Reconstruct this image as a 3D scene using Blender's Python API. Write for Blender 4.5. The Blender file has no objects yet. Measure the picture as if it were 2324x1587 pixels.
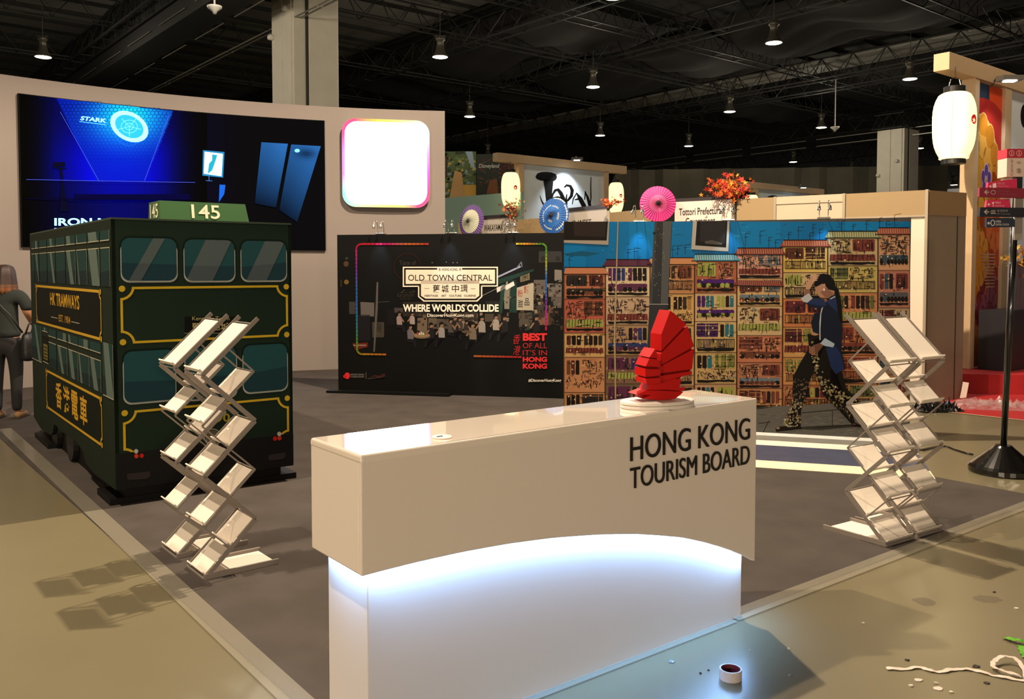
import bpy, bmesh, math, random
from mathutils import Vector, Matrix
random.seed(7)
SC = bpy.context.scene
COL = SC.collection
PI = math.pi
# ------------------------------------------------------------ camera
F = 1990.0; TH = math.radians(2.4); CX = 1162.0; CY = 612 + F*math.tan(TH); CH = 1.6
cd = bpy.data.cameras.new('camera'); cam = bpy.data.objects.new('camera', cd); COL.objects.link(cam)
cam.location = (0, 0, CH); cam.rotation_euler = (PI/2-TH, 0, 0)
cd.sensor_width = 36; cd.lens = 36*F/2324; cd.shift_y = -(793.5-CY)/2324; cd.clip_end = 500
SC.camera = cam
# ------------------------------------------------------------ world, lights, exposure
SC.view_settings.view_transform = 'Standard'; SC.view_settings.look = 'None'
SC.view_settings.exposure = 0.0; SC.view_settings.gamma = 1; SC.view_settings.use_curve_mapping = False
W = bpy.data.worlds.new('world'); SC.world = W; W.use_nodes = True
W.node_tree.nodes['Background'].inputs[0].default_value = (1.0, .86, .70, 1)
W.node_tree.nodes['Background'].inputs[1].default_value = 0.21
def light(name, kind, loc, power, col, size=.1, aim=None, spot=60, blend=.3, sy=None):
    d = bpy.data.lights.new(name, kind); d.energy = power; d.color = col
    if kind == 'AREA':
        d.size = size
        if sy: d.shape = 'RECTANGLE'; d.size_y = sy
    else: d.shadow_soft_size = size
    if kind == 'SPOT': d.spot_size = math.radians(spot); d.spot_blend = blend
    o = bpy.data.objects.new(name, d); COL.objects.link(o); o.location = loc
    if aim is not None: o.rotation_euler = (Vector(aim)-Vector(loc)).to_track_quat('-Z', 'Y').to_euler()
    return o
WARM = (1, .80, .585)
def down(x, y, z, pw, col=WARM, r=.07, cone=150): light('hall_or_fill_light', 'SPOT', (x, y, z), pw, col, r, aim=(x, y, 0), spot=cone, blend=.25)
down(.5, 8.0, 7.3, 3900)
down(-3.9, 3.9, 7.0, 2300)
light('hall_or_fill_light', 'POINT', (-5.5, -8.0, 3.0), 1900, WARM, .3)  # added low fill behind the camera to brighten the counter front, no hall lamp
light('hall_or_fill_light', 'POINT', (4.0, -9.0, 3.0), 1300, WARM, .3)  # second added fill from behind, right of the camera, also no hall lamp
down(8.0, 11.0, 8.0, 500, WARM, .3)
for lp in ((-14.1, 26.7), (-2.2, 26.7), (7.4, 25.1), (2.8, 31.1), (13.4, 29.8), (8.8, 35.9), (14, 39.9), (-9.6, 20.8)):
    light('hall_or_fill_light', 'POINT', (lp[0], lp[1], 7.9), 240, (1, .88, .70), .2)
light('hall_or_fill_light', 'POINT', (-4.8, 15.1, 7.9), 420, (1, .88, .70), .2)
light('hall_or_fill_light', 'POINT', (2.4, 20.9, 7.9), 160, (1, .88, .70), .2)
# ------------------------------------------------------------ helpers
def ray(px, py):
    xc = (px-CX)/F; yc = -(py-CY)/F
    return Vector((xc, math.cos(TH)+yc*math.sin(TH), -math.sin(TH)+yc*math.cos(TH)))
def fl(px, py, z=0.0):
    r = ray(px, py); t = (z-CH)/r.z
    return Vector((r.x*t, r.y*t, z))
def at(px, py, Y):
    r = ray(px, py); t = Y/r.y
    return Vector((r.x*t, Y, CH+r.z*t))
def srgb(h):
    if isinstance(h, str):
        h = h.lstrip('#'); v = [int(h[i:i+2], 16)/255 for i in (0, 2, 4)]
    else: v = [x for x in h[:3]]
    return tuple((x/12.92 if x <= .04045 else ((x+.055)/1.055)**2.4) for x in v)
def mix(a, b, t): return tuple(a[i]*(1-t)+b[i]*t for i in range(3))
MATS = {}
def mat(name, col, rough=.5, metal=0, emit=0, ecol=None, noise=0, nscale=8, bump=0, bscale=60, coat=0, alpha=1, trans=0, spec=.5):
    if name in MATS: return MATS[name]
    m = bpy.data.materials.new(name); m.use_nodes = True; nt = m.node_tree; b = nt.nodes['Principled BSDF']
    c = srgb(col)
    b.inputs['Base Color'].default_value = (*c, 1); b.inputs['Roughness'].default_value = rough
    b.inputs['Metallic'].default_value = metal; b.inputs['Coat Weight'].default_value = coat
    b.inputs['Coat Roughness'].default_value = .02
    b.inputs['Specular IOR Level'].default_value = spec
    b.inputs['Transmission Weight'].default_value = trans; b.inputs['Alpha'].default_value = alpha
    if emit:
        b.inputs['Emission Color'].default_value = (*(ecol or c), 1); b.inputs['Emission Strength'].default_value = emit
    if noise:
        tc = nt.nodes.new('ShaderNodeTexCoord'); n = nt.nodes.new('ShaderNodeTexNoise'); n.inputs['Scale'].default_value = nscale
        n.inputs['Detail'].default_value = 6
        mr = nt.nodes.new('ShaderNodeMapRange'); mr.inputs[1].default_value = .3; mr.inputs[2].default_value = .7
        mr.inputs[3].default_value = 1-noise; mr.inputs[4].default_value = 1+noise*.6
        mx = nt.nodes.new('ShaderNodeVectorMath'); mx.operation = 'SCALE'; mx.inputs[0].default_value = c
        nt.links.new(tc.outputs['Object'], n.inputs['Vector']); nt.links.new(n.outputs['Fac'], mr.inputs[0])
        nt.links.new(mr.outputs[0], mx.inputs['Scale']); nt.links.new(mx.outputs[0], b.inputs['Base Color'])
    if bump:
        tc = nt.nodes.new('ShaderNodeTexCoord'); n = nt.nodes.new('ShaderNodeTexNoise'); n.inputs['Scale'].default_value = bscale
        bp = nt.nodes.new('ShaderNodeBump'); bp.inputs['Strength'].default_value = bump; bp.inputs['Distance'].default_value = .01
        nt.links.new(tc.outputs['Object'], n.inputs['Vector']); nt.links.new(n.outputs['Fac'], bp.inputs['Height']); nt.links.new(bp.outputs[0], b.inputs['Normal'])
    MATS[name] = m; return m
def print_mat(name, rough=.45, emit=0, base=1.0, spec=.5):
    if name in MATS: return MATS[name]
    m = bpy.data.materials.new(name); m.use_nodes = True; nt = m.node_tree; b = nt.nodes['Principled BSDF']
    a = nt.nodes.new('ShaderNodeVertexColor'); a.layer_name = 'Col'
    b.inputs['Roughness'].default_value = rough; b.inputs['Specular IOR Level'].default_value = spec
    if emit:
        b.inputs['Base Color'].default_value = (.002, .002, .002, 1); b.inputs['Specular IOR Level'].default_value = 0
        nt.links.new(a.outputs['Color'], b.inputs['Emission Color']); b.inputs['Emission Strength'].default_value = emit
    else: nt.links.new(a.outputs['Color'], b.inputs['Base Color'])
    MATS[name] = m; return m
def tag(o, label=None, cat=None, group=None, kind=None):
    if label: o['label'] = label
    if cat: o['category'] = cat
    if group: o['group'] = group
    if kind: o['kind'] = kind
    return o
def empty(name, loc=(0, 0, 0), rz=0, label=None, cat=None, group=None, kind=None):
    o = bpy.data.objects.new(name, None); COL.objects.link(o); o.location = loc; o.rotation_euler = (0, 0, rz)
    o.empty_display_size = .1
    return tag(o, label, cat, group, kind)
def link_mesh(name, vs, fs, m, parent=None, smooth=False, loc=None, rz=0, cols=None):
    me = bpy.data.meshes.new(name); me.from_pydata([tuple(v) for v in vs], [], fs); me.update()
    if cols is not None:
        ca = me.color_attributes.new('Col', 'FLOAT_COLOR', 'CORNER')
        k = 0; data = []
        for fi, f in enumerate(fs):
            c = cols[fi]
            for j in range(len(f)):
                cc = c[j] if isinstance(c, list) else c
                data += [cc[0], cc[1], cc[2], 1.0]
        ca.data.foreach_set('color', data)
    if isinstance(m, (list, tuple)):
        for q in m: me.materials.append(q)
    elif m: me.materials.append(m)
    if smooth:
        for p in me.polygons: p.use_smooth = True
    o = bpy.data.objects.new(name, me); COL.objects.link(o)
    if parent: o.parent = parent
    if loc is not None: o.location = loc
    o.rotation_euler = (0, 0, rz)
    return o
class MB:
    def __init__(s): s.v = []; s.f = []
    def add(s, vs, fs):
        n = len(s.v); s.v += [Vector(v) for v in vs]; s.f += [tuple(i+n for i in f) for f in fs]; return s
    def box(s, x0, x1, y0, y1, z0, z1):
        return s.add([(x0,y0,z0),(x1,y0,z0),(x1,y1,z0),(x0,y1,z0),(x0,y0,z1),(x1,y0,z1),(x1,y1,z1),(x0,y1,z1)],
            [(0,3,2,1),(4,5,6,7),(0,1,5,4),(1,2,6,5),(2,3,7,6),(3,0,4,7)])
    def bar(s, p, q, w, t, up=(0, 0, 1)):
        p = Vector(p); q = Vector(q); d = (q-p).normalized(); u = Vector(up)
        a = d.cross(u)
        if a.length < 1e-4: a = d.cross(Vector((1, 0, 0)))
        a.normalize(); b = a.cross(d).normalized()
        c = [a*w/2*i+b*t/2*j for i, j in ((-1,-1),(1,-1),(1,1),(-1,1))]
        return s.add([p+k for k in c]+[q+k for k in c], [(0,1,2,3),(7,6,5,4),(0,4,5,1),(1,5,6,2),(2,6,7,3),(3,7,4,0)])
    def tube(s, pts, r, n=8, cap=True):
        pts = [Vector(p) for p in pts]; rs = r if isinstance(r, (list, tuple)) else [r]*len(pts)
        b0 = len(s.v); prev = None
        for i, p in enumerate(pts):
            d = (pts[min(i+1, len(pts)-1)]-pts[max(i-1, 0)]).normalized()
            if prev is None:
                a = d.cross(Vector((0, 0, 1)))
                if a.length < .05: a = d.cross(Vector((1, 0, 0)))
            else: a = prev-d*prev.dot(d)
            a.normalize(); prev = a; b = d.cross(a)
            for k in range(n):
                t = 2*PI*k/n; s.v.append(p+(a*math.cos(t)+b*math.sin(t))*rs[i])
        for i in range(len(pts)-1):
            for k in range(n):
                s.f.append((b0+i*n+k, b0+i*n+(k+1) % n, b0+(i+1)*n+(k+1) % n, b0+(i+1)*n+k))
        if cap:
            s.f.append(tuple(b0+k for k in range(n))[::-1]); e = b0+(len(pts)-1)*n; s.f.append(tuple(e+k for k in range(n)))
        return s
    def lathe(s, prof, c=(0, 0, 0), n=24, sy=1.0):
        b0 = len(s.v); c = Vector(c)
        for r, z in prof:
            for k in range(n):
                t = 2*PI*k/n; s.v.append(c+Vector((r*math.cos(t), r*math.sin(t)*sy, z)))
        for i in range(len(prof)-1):
            for k in range(n):
                s.f.append((b0+i*n+k, b0+i*n+(k+1) % n, b0+(i+1)*n+(k+1) % n, b0+(i+1)*n+k))
        s.f.append(tuple(b0+k for k in range(n))[::-1]); e = b0+(len(prof)-1)*n; s.f.append(tuple(e+k for k in range(n)))
        return s
    def prism(s, poly, y0, y1):   # polygon in x,z extruded along y (y0 = front)
        n = len(poly); b0 = len(s.v)
        area = sum(poly[i][0]*poly[(i+1) % n][1]-poly[(i+1) % n][0]*poly[i][1] for i in range(n))
        if area < 0: poly = poly[::-1]
        for y in (y0, y1):
            for x, z in poly: s.v.append(Vector((x, y, z)))
        s.f.append(tuple(b0+i for i in range(n))); s.f.append(tuple(b0+n+i for i in range(n))[::-1])
        for i in range(n):
            j = (i+1) % n; s.f.append((b0+i, b0+n+i, b0+n+j, b0+j))
        return s
    def build(s, name, m, parent=None, smooth=False, bevel=0, loc=None, rz=0):
        o = link_mesh(name, s.v, s.f, m, parent, smooth, loc, rz)
        if bevel:
            b = o.modifiers.new('bevel', 'BEVEL'); b.width = bevel; b.segments = 3; b.limit_method = 'ANGLE'; b.angle_limit = math.radians(40)
        return o
# text as flat polygons -------------------------------------------------
_tc = {}
def text_geo(s, bold=0.0, res=3, shear=0):
    k = (s, bold, res, shear)
    if k in _tc: return _tc[k]
    cu = bpy.data.curves.new('t', 'FONT'); cu.body = s; cu.offset = bold; cu.resolution_u = res; cu.shear = shear
    o = bpy.data.objects.new('t', cu); COL.objects.link(o); bpy.context.view_layer.update()
    me = bpy.data.meshes.new_from_object(o.evaluated_get(bpy.context.evaluated_depsgraph_get()))
    vs = [(v.co.x, v.co.y) for v in me.vertices]; fs = [tuple(p.vertices) for p in me.polygons]
    bpy.data.objects.remove(o); bpy.data.curves.remove(cu); bpy.data.meshes.remove(me)
    if vs:
        x0 = min(v[0] for v in vs); x1 = max(v[0] for v in vs); y0 = min(v[1] for v in vs); y1 = max(v[1] for v in vs)
        vs = [((x-x0)/(x1-x0 or 1), (y-y0)/(y1-y0 or 1)) for x, y in vs]
    _tc[k] = (vs, fs); return _tc[k]
class Art:
    """flat print: coloured polygons stacked in layers; points are mapped by self.map to (x,z) on the panel"""
    def __init__(s, fmap=None, step=.0004): s.v = []; s.f = []; s.c = []; s.map = fmap or (lambda x, y: (x, y)); s.layer = 0; s.step = step; s.wrap = None
    def poly(s, pts, col, k=None):
        k = s.layer if k is None else k
        n = len(s.v)
        for p in pts:
            if s.wrap: s.v.append(s.wrap(p[0], p[1], k*s.step))
            else:
                x, z = s.map(*p); s.v.append((x, -k*s.step, z))
        s.f.append(tuple(range(n, n+len(pts)))); s.c.append(srgb(col) if isinstance(col, str) else col)
    def rect(s, x0, y0, x1, y1, col, k=None): s.poly([(x0, y0), (x1, y0), (x1, y1), (x0, y1)], col, k)
    def line(s, pts, w, col, k=None, wy=None):
        for i in range(len(pts)-1):
            (ax, ay), (bx, by) = pts[i], pts[i+1]; dx, dy = bx-ax, by-ay; L = math.hypot(dx, dy) or 1
            nx, ny = -dy/L*w/2, dx/L*w/2; ex, ey = dx/L*w/4, dy/L*w/4
            s.poly([(ax+nx-ex, ay+ny-ey), (bx+nx+ex, by+ny+ey), (bx-nx+ex, by-ny+ey), (ax-nx-ex, ay-ny-ey)], col, k)
    def disc(s, cx, cy, rx, ry, col, k=None, n=18, a0=0, a1=2*PI):
        s.poly([(cx+rx*math.cos(a0+(a1-a0)*i/n), cy+ry*math.sin(a0+(a1-a0)*i/n)) for i in range(n)], col, k)
    def ring(s, cx, cy, rx, ry, w, col, k=None, n=24):
        for i in range(n):
            a, b = 2*PI*i/n, 2*PI*(i+1)/n
            s.poly([(cx+rx*math.cos(a), cy+ry*math.sin(a)), (cx+rx*math.cos(b), cy+ry*math.sin(b)),
                    (cx+(rx-w)*math.cos(b), cy+(ry-w)*math.sin(b)), (cx+(rx-w)*math.cos(a), cy+(ry-w)*math.sin(a))], col, k)
    def rrect(s, x0, y0, x1, y1, r, col, k=None, n=5):
        pts = []
        for cx, cy, a in ((x1-r, y0+r, -PI/2), (x1-r, y1-r, 0), (x0+r, y1-r, PI/2), (x0+r, y0+r, PI)):
            for i in range(n+1): t = a+PI/2*i/n; pts.append((cx+r*math.cos(t), cy+r*math.sin(t)))
        s.poly(pts, col, k)
    def text(s, t, quad, col, bold=0, k=None, res=3, shear=0):
        """quad: four points TL,TR,BR,BL in art coordinates"""
        vs, fs = text_geo(t, bold, res, shear); TL, TR, BR, BL = quad; k = s.layer if k is None else k
        n = len(s.v)
        for u, v in vs:
            x = (BL[0]*(1-u)+BR[0]*u)*(1-v)+(TL[0]*(1-u)+TR[0]*u)*v
            y = (BL[1]*(1-u)+BR[1]*u)*(1-v)+(TL[1]*(1-u)+TR[1]*u)*v
            if s.wrap: s.v.append(s.wrap(x, y, k*s.step))
            else:
                X, Z = s.map(x, y); s.v.append((X, -k*s.step, Z))
        c = srgb(col) if isinstance(col, str) else col
        for f in fs: s.f.append(tuple(i+n for i in f)); s.c.append(c)
    def tbox(s, t, x0, y0, x1, y1, col, **kw): s.text(t, [(x0, y0), (x1, y0), (x1, y1), (x0, y1)], col, **kw)
    def build(s, name, m, parent=None, off=0):
        # orient faces toward -y
        fs = []
        for f in s.f:
            if s.wrap: fs.append(f); continue
            a, b, c = s.v[f[0]], s.v[f[1]], s.v[f[2]]
            A = 0
            for i in range(len(f)):
                p, q = s.v[f[i]], s.v[f[(i+1) % len(f)]]; A += p[0]*q[2]-q[0]*p[2]
            fs.append(f if A > 0 else f[::-1])
        o = link_mesh(name, s.v, fs, m, parent, cols=s.c)
        if off: o.location = (0, -off, 0)
        return o
def plane_map(P0, ang):
    """pixel -> (s,z) on the vertical plane through P0 with direction ang"""
    ux, uy = math.cos(ang), math.sin(ang)
    def f(px, py):
        r = ray(px, py); den = ux*r.y-uy*r.x
        t = (P0[1]*ux-P0[0]*uy)/den      # solve P0+u s = r t
        s = (r.x*t-P0[0])*ux+(r.y*t-P0[1])*uy
        return s, CH+r.z*t
    return f
def crop(fm, ox, oy, sc): return lambda x, y: fm(ox+x/sc, oy+y/sc)

PR = print_mat('print_matt', .5, spec=.2); PRG = print_mat('print_gloss', .4, spec=.08)
m_white = mat('white_gloss_laminate', '#e9e2da', .16, coat=.5)
m_black = mat('black_panel', '#070707', .6, spec=.15)
# ============================================================ SETTING
HA = Vector((-.632, .775, 0)); HB = Vector((.775, .632, 0)); AH = math.atan2(.632, .775)
# floor: polished concrete
def floor_mat():
    m = bpy.data.materials.new('polished_concrete'); m.use_nodes = True; nt = m.node_tree; b = nt.nodes['Principled BSDF']; b.inputs['Specular IOR Level'].default_value = .3
    tc = nt.nodes.new('ShaderNodeTexCoord'); n = nt.nodes.new('ShaderNodeTexNoise'); n.inputs['Scale'].default_value = .8; n.inputs['Detail'].default_value = 8
    cr = nt.nodes.new('ShaderNodeValToRGB'); cr.color_ramp.elements[0].position = .3; cr.color_ramp.elements[1].position = .75
    cr.color_ramp.elements[0].color = (*srgb('#68614c'), 1); cr.color_ramp.elements[1].color = (*srgb('#6f6852'), 1)
    nt.links.new(tc.outputs['Object'], n.inputs['Vector']); nt.links.new(n.outputs['Fac'], cr.inputs[0]); nt.links.new(cr.outputs[0], b.inputs['Base Color'])
    n2 = nt.nodes.new('ShaderNodeTexNoise'); n2.inputs['Scale'].default_value = 5; n2.inputs['Detail'].default_value = 8
    mr = nt.nodes.new('ShaderNodeMapRange'); mr.inputs[3].default_value = .27; mr.inputs[4].default_value = .33
    nt.links.new(tc.outputs['Object'], n2.inputs['Vector']); nt.links.new(n2.outputs['Fac'], mr.inputs[0]); nt.links.new(mr.outputs[0], b.inputs['Roughness'])
    bp = nt.nodes.new('ShaderNodeBump'); bp.inputs['Strength'].default_value = .01; nt.links.new(n2.outputs['Fac'], bp.inputs['Height']); nt.links.new(bp.outputs[0], b.inputs['Normal'])
    return m
fo = MB().box(-45, 60, -10, 85, -.1, 0).build('floor', floor_mat()); tag(fo, kind='structure')
m_deck = mat('ceiling_deck_dark', '#74726d', .9, noise=.15, nscale=.4)
m_truss = mat('truss_dark_steel', '#191815', .6)
ceil = empty('ceiling', (0, 0, 10.3), AH, kind='structure')   # local x = HB, y = HA
MB().box(-40, 95, -20, 75, 0, .1).build('deck', m_deck, ceil)
m_bl = mat('blackout_sheet', '#1d1c19', .95, noise=.3, nscale=.5)
MB().box(17.6, 30.9, -20, 75, -.16, -.13).build('blackout_sheet', m_bl, ceil); MB().box(33.1, 95, -20, 75, -.16, -.13).build('blackout_sheet', m_bl, ceil); MB().box(8.6, 11.4, -20, 75, -.16, -.13).build('blackout_sheet', m_bl, ceil)
g = MB()
for y in [2+3.1*k for k in range(24)]:
    for x in [-30+1.6*i for i in range(0)]: pass
# deck ribs run along HB
for k in range(60): g.box(-40, 90, -20+1.5*k, -19.93+1.5*k, -.12, 0)
o = g.build('deck_rib', mat('deck_rib_dark', '#242320', .8), ceil); tag(o, kind='stuff')
def truss(a, b, h, r, seg, name='roof_truss', cr=None):
    a = Vector(a); b = Vector(b); L = (b-a).length; n = max(2, int(L/seg)); t = MB(); up = Vector((0, 0, h)); d = (b-a).normalized()
    side = d.cross(Vector((0, 0, 1))).normalized()*(h*.32)
    for o_ in (up, side, -side): t.bar(a+o_, b+o_, r, r)
    for i in range(n):
        p = a+(b-a)*(i/n); q = a+(b-a)*((i+.5)/n); e = a+(b-a)*((i+1)/n)
        for s_ in (side, -side):
            t.bar(p+s_, q+up, r*.5, r*.5); t.bar(q+up, e+s_, r*.5, r*.5)
        t.bar(p+side, p-side, r*.5, r*.5)
    return t.build(name, m_truss, ceil)
for x in (7.9, 17.4, 22.3, 31.0, 33.0, 44, 54): truss((x, 4, -1.35), (x, 72, -1.35), .8, .05, 1.3)
for y in (12.2, 19.7, 23.6, 29.2, 34.8, 43, 54): truss((-12, y, -1.1), (80, y, -1.1), .75, .045, 1.2)
m_beam = mat('dark_beam', '#131210', .75)
for x in (8.3,): MB().box(x, x+.9, 8, 75, -1.9, -.2).build('roof_beam', m_beam, ceil)
# pale duct strips along HB
for y, w_ in ((31.15, 1.7),):
    MB().box(y, y+w_, 4, 72, -.62, -.5).build('duct', mat('duct_grey', '#8a877f', .7), ceil)
m_drape = mat('drape_dark', '#1a1816', .95)
for (x0, x1, y0, y1) in ((18, 24, 20, 29), (24.5, 30.8, 19.7, 29), (18, 30, 30, 34.5), (33.3, 43, 13, 20), (24, 30, 11.5, 19), (33.4, 43, 24, 29), (-8, 2, 24, 33)):
    vs = []; fs = []; N = 14
    for i in range(N+1):
        for j in range(N+1):
            u, v = i/N, j/N; sag = -.75*(4*u*(1-u))**.6*(.6+.4*math.sin(v*9+x0))-.12*math.sin(u*23)*math.sin(v*3)
            vs.append((x0+(x1-x0)*u, y0+(y1-y0)*v, -.35+sag*.9))
    for i in range(N):
        for j in range(N): q = i*(N+1)+j; fs.append((q, q+1, q+N+2, q+N+1))
    link_mesh('ceiling_drape', vs, fs, m_drape, ceil, smooth=True)
# thin bright cable trays along HA
g = MB()
m_rail = mat('rail_steel', '#9a968a', .4, metal=.6)
for (x, z) in ((10.6, -1.9), (10.75, -1.9)):
    for k in range(20): g.bar((x, 9+3*k, z), (x, 11.9+3*k, z), .045, .03)
for (x, z) in ((8.25, -1.7), (9.3, -1.92)):
    for k in range(14): g.bar((x, 9+3*k, z), (x, 11.2+3*k, z), .02, .02)
g.build('cable_tray', m_rail, ceil)
g = MB()
for z in (-2.0, -2.35):
    for k in range(12): g.bar((41, 14+4*k, z), (41, 17.4+4*k, z), .05, .04)
g.build('cable_tray', m_rail, ceil)
# far walls
m_dark = mat('hall_wall_dark', '#171614', .9, noise=.2, nscale=.3)
wb = MB().box(-30, 95, -.2, 0, 0, 10.3).build('wall_back', m_dark, loc=HA*62+HB*0, rz=AH); tag(wb, kind='structure')
wg = MB()
pts = []
for i in range(41):
    pts.append((i*.42, .12*math.sin(i*1.7)+.06*math.sin(i*3.9)))
for i in range(40):
    a, b = pts[i], pts[i+1]; n = len(wg.v)
    wg.v += [Vector((a[0], a[1], 0)), Vector((b[0], b[1], 0)), Vector((b[0], b[1], 6.9)), Vector((a[0], a[1], 6.9))]; wg.f.append((n, n+1, n+2, n+3))
p = at(1395, 612, 47); wgo = wg.build('partition_wall', mat('grey_drape_wall', '#5d584a', .8, noise=.15, nscale=1), loc=(p.x, p.y, 0), rz=-.12)
tag(wgo, 'far olive grey draped hall partition behind the right lantern and red maple', 'partition')
# columns
def column(cxy, label, top):
    c = empty('column', (cxy[0], cxy[1], 0), AH, label, 'column')
    mc = mat('column_paint', '#ebe4d0', .6, noise=.05, nscale=2)
    MB().box(0, 1.34, 0, 1.34, 0, top).build('shaft', mc, c, bevel=.01)
    g = MB()
    g.box(.42, 1.30, -.05, .0, 0, top)
    g.build('cladding', mc, c, bevel=.01)
    g = MB().box(-.045, 0, .1, .62, 0, top); g.build('cladding', mc, c, bevel=.01)
    g = MB().box(-.045, 0, .66, 1.3, 0, top); g.build('cladding', mc, c, bevel=.01)
    MB().box(.34, .42, -.03, .02, 0, top).build('conduit', mat('conduit_dark', '#3b3831', .6), c)
    for yy, zz in ((.3, top-1.6), (1.22, top-2.2)):
        MB().lathe([(.02, 0), (.09, .02), (.1, .1), (.05, .16)], (-.11, yy, zz), 12).build('camera_dome', mat('dome_white', '#e8e4da', .4), c, smooth=True)
    return c
p = at(672, 612, 23.9); column((p.x, p.y), 'wide pale square hall column rising behind the curved screen wall', 10.2)
p = at(2047, 612, 41.5); column((p.x, p.y), 'far square hall column behind the tan booth at right', 8.25)
p = at(2047, 612, 41.5); pb = p.x*.775+p.y*.632; pa_ = -p.x*.632+p.y*.775; truss((pb-.2, pa_, -2.0), (pb+1.6, pa_, -2.0), .7, .05, .4, 'capital_frame'); truss((pb, pa_+1.5, -2.0), (pb, pa_, -2.0), .7, .05, .4, 'capital_frame')
# carpet
m_carpet = mat('carpet_grey_brown', '#4c4642', .95, noise=.16, nscale=3.0, bump=.5, bscale=350, spec=.1)
U0 = Vector((math.cos(.658), math.sin(.658), 0)); V0 = Vector((-U0.y, U0.x, 0))
cc = Vector((-.50, 2.80, 0))
cv = []
for s_, t_ in ((0, 0), (5.35, 0), (5.35, 4.4), (5.9, 5.6)):
    q = cc+U0*s_+V0*t_; cv.append((q.x, q.y))
cv += [(.2, 14.0), (-1.0, 14.30)]
def circ3(a, b, c):
    ax, ay, bx, by, cx, cy = *a, *b, *c; d = 2*(ax*(by-cy)+bx*(cy-ay)+cx*(ay-by))
    ux = ((ax*ax+ay*ay)*(by-cy)+(bx*bx+by*by)*(cy-ay)+(cx*cx+cy*cy)*(ay-by))/d
    uy = ((ax*ax+ay*ay)*(cx-bx)+(bx*bx+by*by)*(ax-cx)+(cx*cx+cy*cy)*(bx-ax))/d
    return ux, uy, math.hypot(ax-ux, ay-uy)
KX, KY, KR = circ3((-6.73, 11.65), (-3.67, 13.68), (-1.09, 14.34))
a_ = math.atan2(14.34-KY, -1.09-KX)
for i in range(40):
    q = Vector((KX+(KR-.012)*math.cos(a_), KY+(KR-.012)*math.sin(a_), 0))
    if (q-cc).dot(U0) < -.15: break
    cv.append((q.x, q.y)); a_ += .25/KR
q = cc+U0*-.1+V0*6; cv.append((q.x, q.y))
g = MB(); n = len(cv); g.v = [Vector((x, y, 0.0)) for x, y in cv]+[Vector((x, y, .006)) for x, y in cv]
g.f = [tuple(range(n, 2*n))]+[(i, (i+1) % n, n+(i+1) % n, n+i) for i in range(n)]
tag(g.build('carpet', m_carpet), 'grey brown carpet covering the booth area under tram and counter', 'carpet')
# tape along the carpet edges
m_tape = mat('clear_tape', '#a9a391', .18, alpha=.26)
t1 = MB(); q0 = cc-U0*.0
def strip(a, b, w, z=.0075, name='tape_strip', label='', m=m_tape, cat='tape'):
    a = Vector(a); b = Vector(b); d = (b-a).normalized(); nn = Vector((-d.y, d.x, 0))*w/2; N = 24; g = MB()
    for i in range(N+1):
        p = a+(b-a)*i/N; j = math.sin(i*2.3)*.006
        g.v += [Vector((p.x+nn.x*(1+j), p.y+nn.y*(1+j), z)), Vector((p.x-nn.x, p.y-nn.y, z))]
    for i in range(N): g.f.append((2*i+1, 2*i+3, 2*i+2, 2*i))
    n0 = len(g.v); g.v += [v-Vector((0, 0, .0009)) for v in g.v[:n0]]
    for i in range(N): g.f.append((n0+2*i, n0+2*i+2, n0+2*i+3, n0+2*i+1)); g.f.append((2*i, 2*i+2, n0+2*i+2, n0+2*i)); g.f.append((2*i+1, n0+2*i+1, n0+2*i+3, 2*i+3))
    return tag(g.build(name, m), label, cat)
strip(cc+V0*.02, cc+V0*7.5, .11, label='clear tape strip along the left edge of the grey carpet')
strip(cc+U0*1.9, cc+U0*5.3, .10, label='clear tape strip along the right front edge of the carpet')
strip(cc+U0*.02-V0*.035, cc+U0*1.88-V0*.035, .04, label='thin shiny tape strip along the foot of the white counter')
# ============================================================ CURVED WALL with LED screen
def circ3(a, b, c):
    ax, ay, bx, by, cx, cy = *a, *b, *c; d = 2*(ax*(by-cy)+bx*(cy-ay)+cx*(ay-by))
    ux = ((ax*ax+ay*ay)*(by-cy)+(bx*bx+by*by)*(cy-ay)+(cx*cx+cy*cy)*(ay-by))/d
    uy = ((ax*ax+ay*ay)*(cx-bx)+(bx*bx+by*by)*(ax-cx)+(cx*cx+cy*cy)*(bx-ax))/d
    return ux, uy, math.hypot(ax-ux, ay-uy)
KX, KY, KR = circ3((-6.73, 11.65), (-3.67, 13.68), (-1.09, 14.34))
WZ = 4.17
def arc_pt(a, off=0): return KX+(KR-off)*math.cos(a), KY+(KR-off)*math.sin(a)
def arc_hit(px, py, off=0.0):
    r = ray(px, py); A = r.x**2+r.y**2; B = -2*(r.x*KX+r.y*KY); C = KX*KX+KY*KY-(KR-off)**2
    D = max(B*B-4*A*C, 0); t = (-B+math.sqrt(D))/(2*A)
    return (r.x*t, r.y*t, CH+r.z*t)
a_r = math.atan2(14.34-KY, -1.09-KX); a_l = a_r+ (11.2/KR)
m_wall = mat('booth_wall_paint', '#827872', .65, noise=.02, nscale=2)
def arc_slab(a0, a1, z0, z1, o0, o1, N=40):
    g = MB()
    for i in range(N+1):
        a = a0+(a1-a0)*i/N
        for o_ in (o0, o1):
            x, y = arc_pt(a, o_); g.v += [Vector((x, y, z0)), Vector((x, y, z1))]
    for i in range(N):
        b = 4*i; c = b+4
        g.f += [(b, b+1, c+1, c), (b+2, c+2, c+3, b+3), (b+1, b+3, c+3, c+1), (b, c, c+2, b+2)]
    g.f += [(0, 2, 3, 1), (4*N, 4*N+1, 4*N+3, 4*N+2)]
    return g
cw = arc_slab(a_r, a_l, 0, WZ, -.35, 0).build('wall_left', m_wall, smooth=False); tag(cw, kind='structure')
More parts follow.
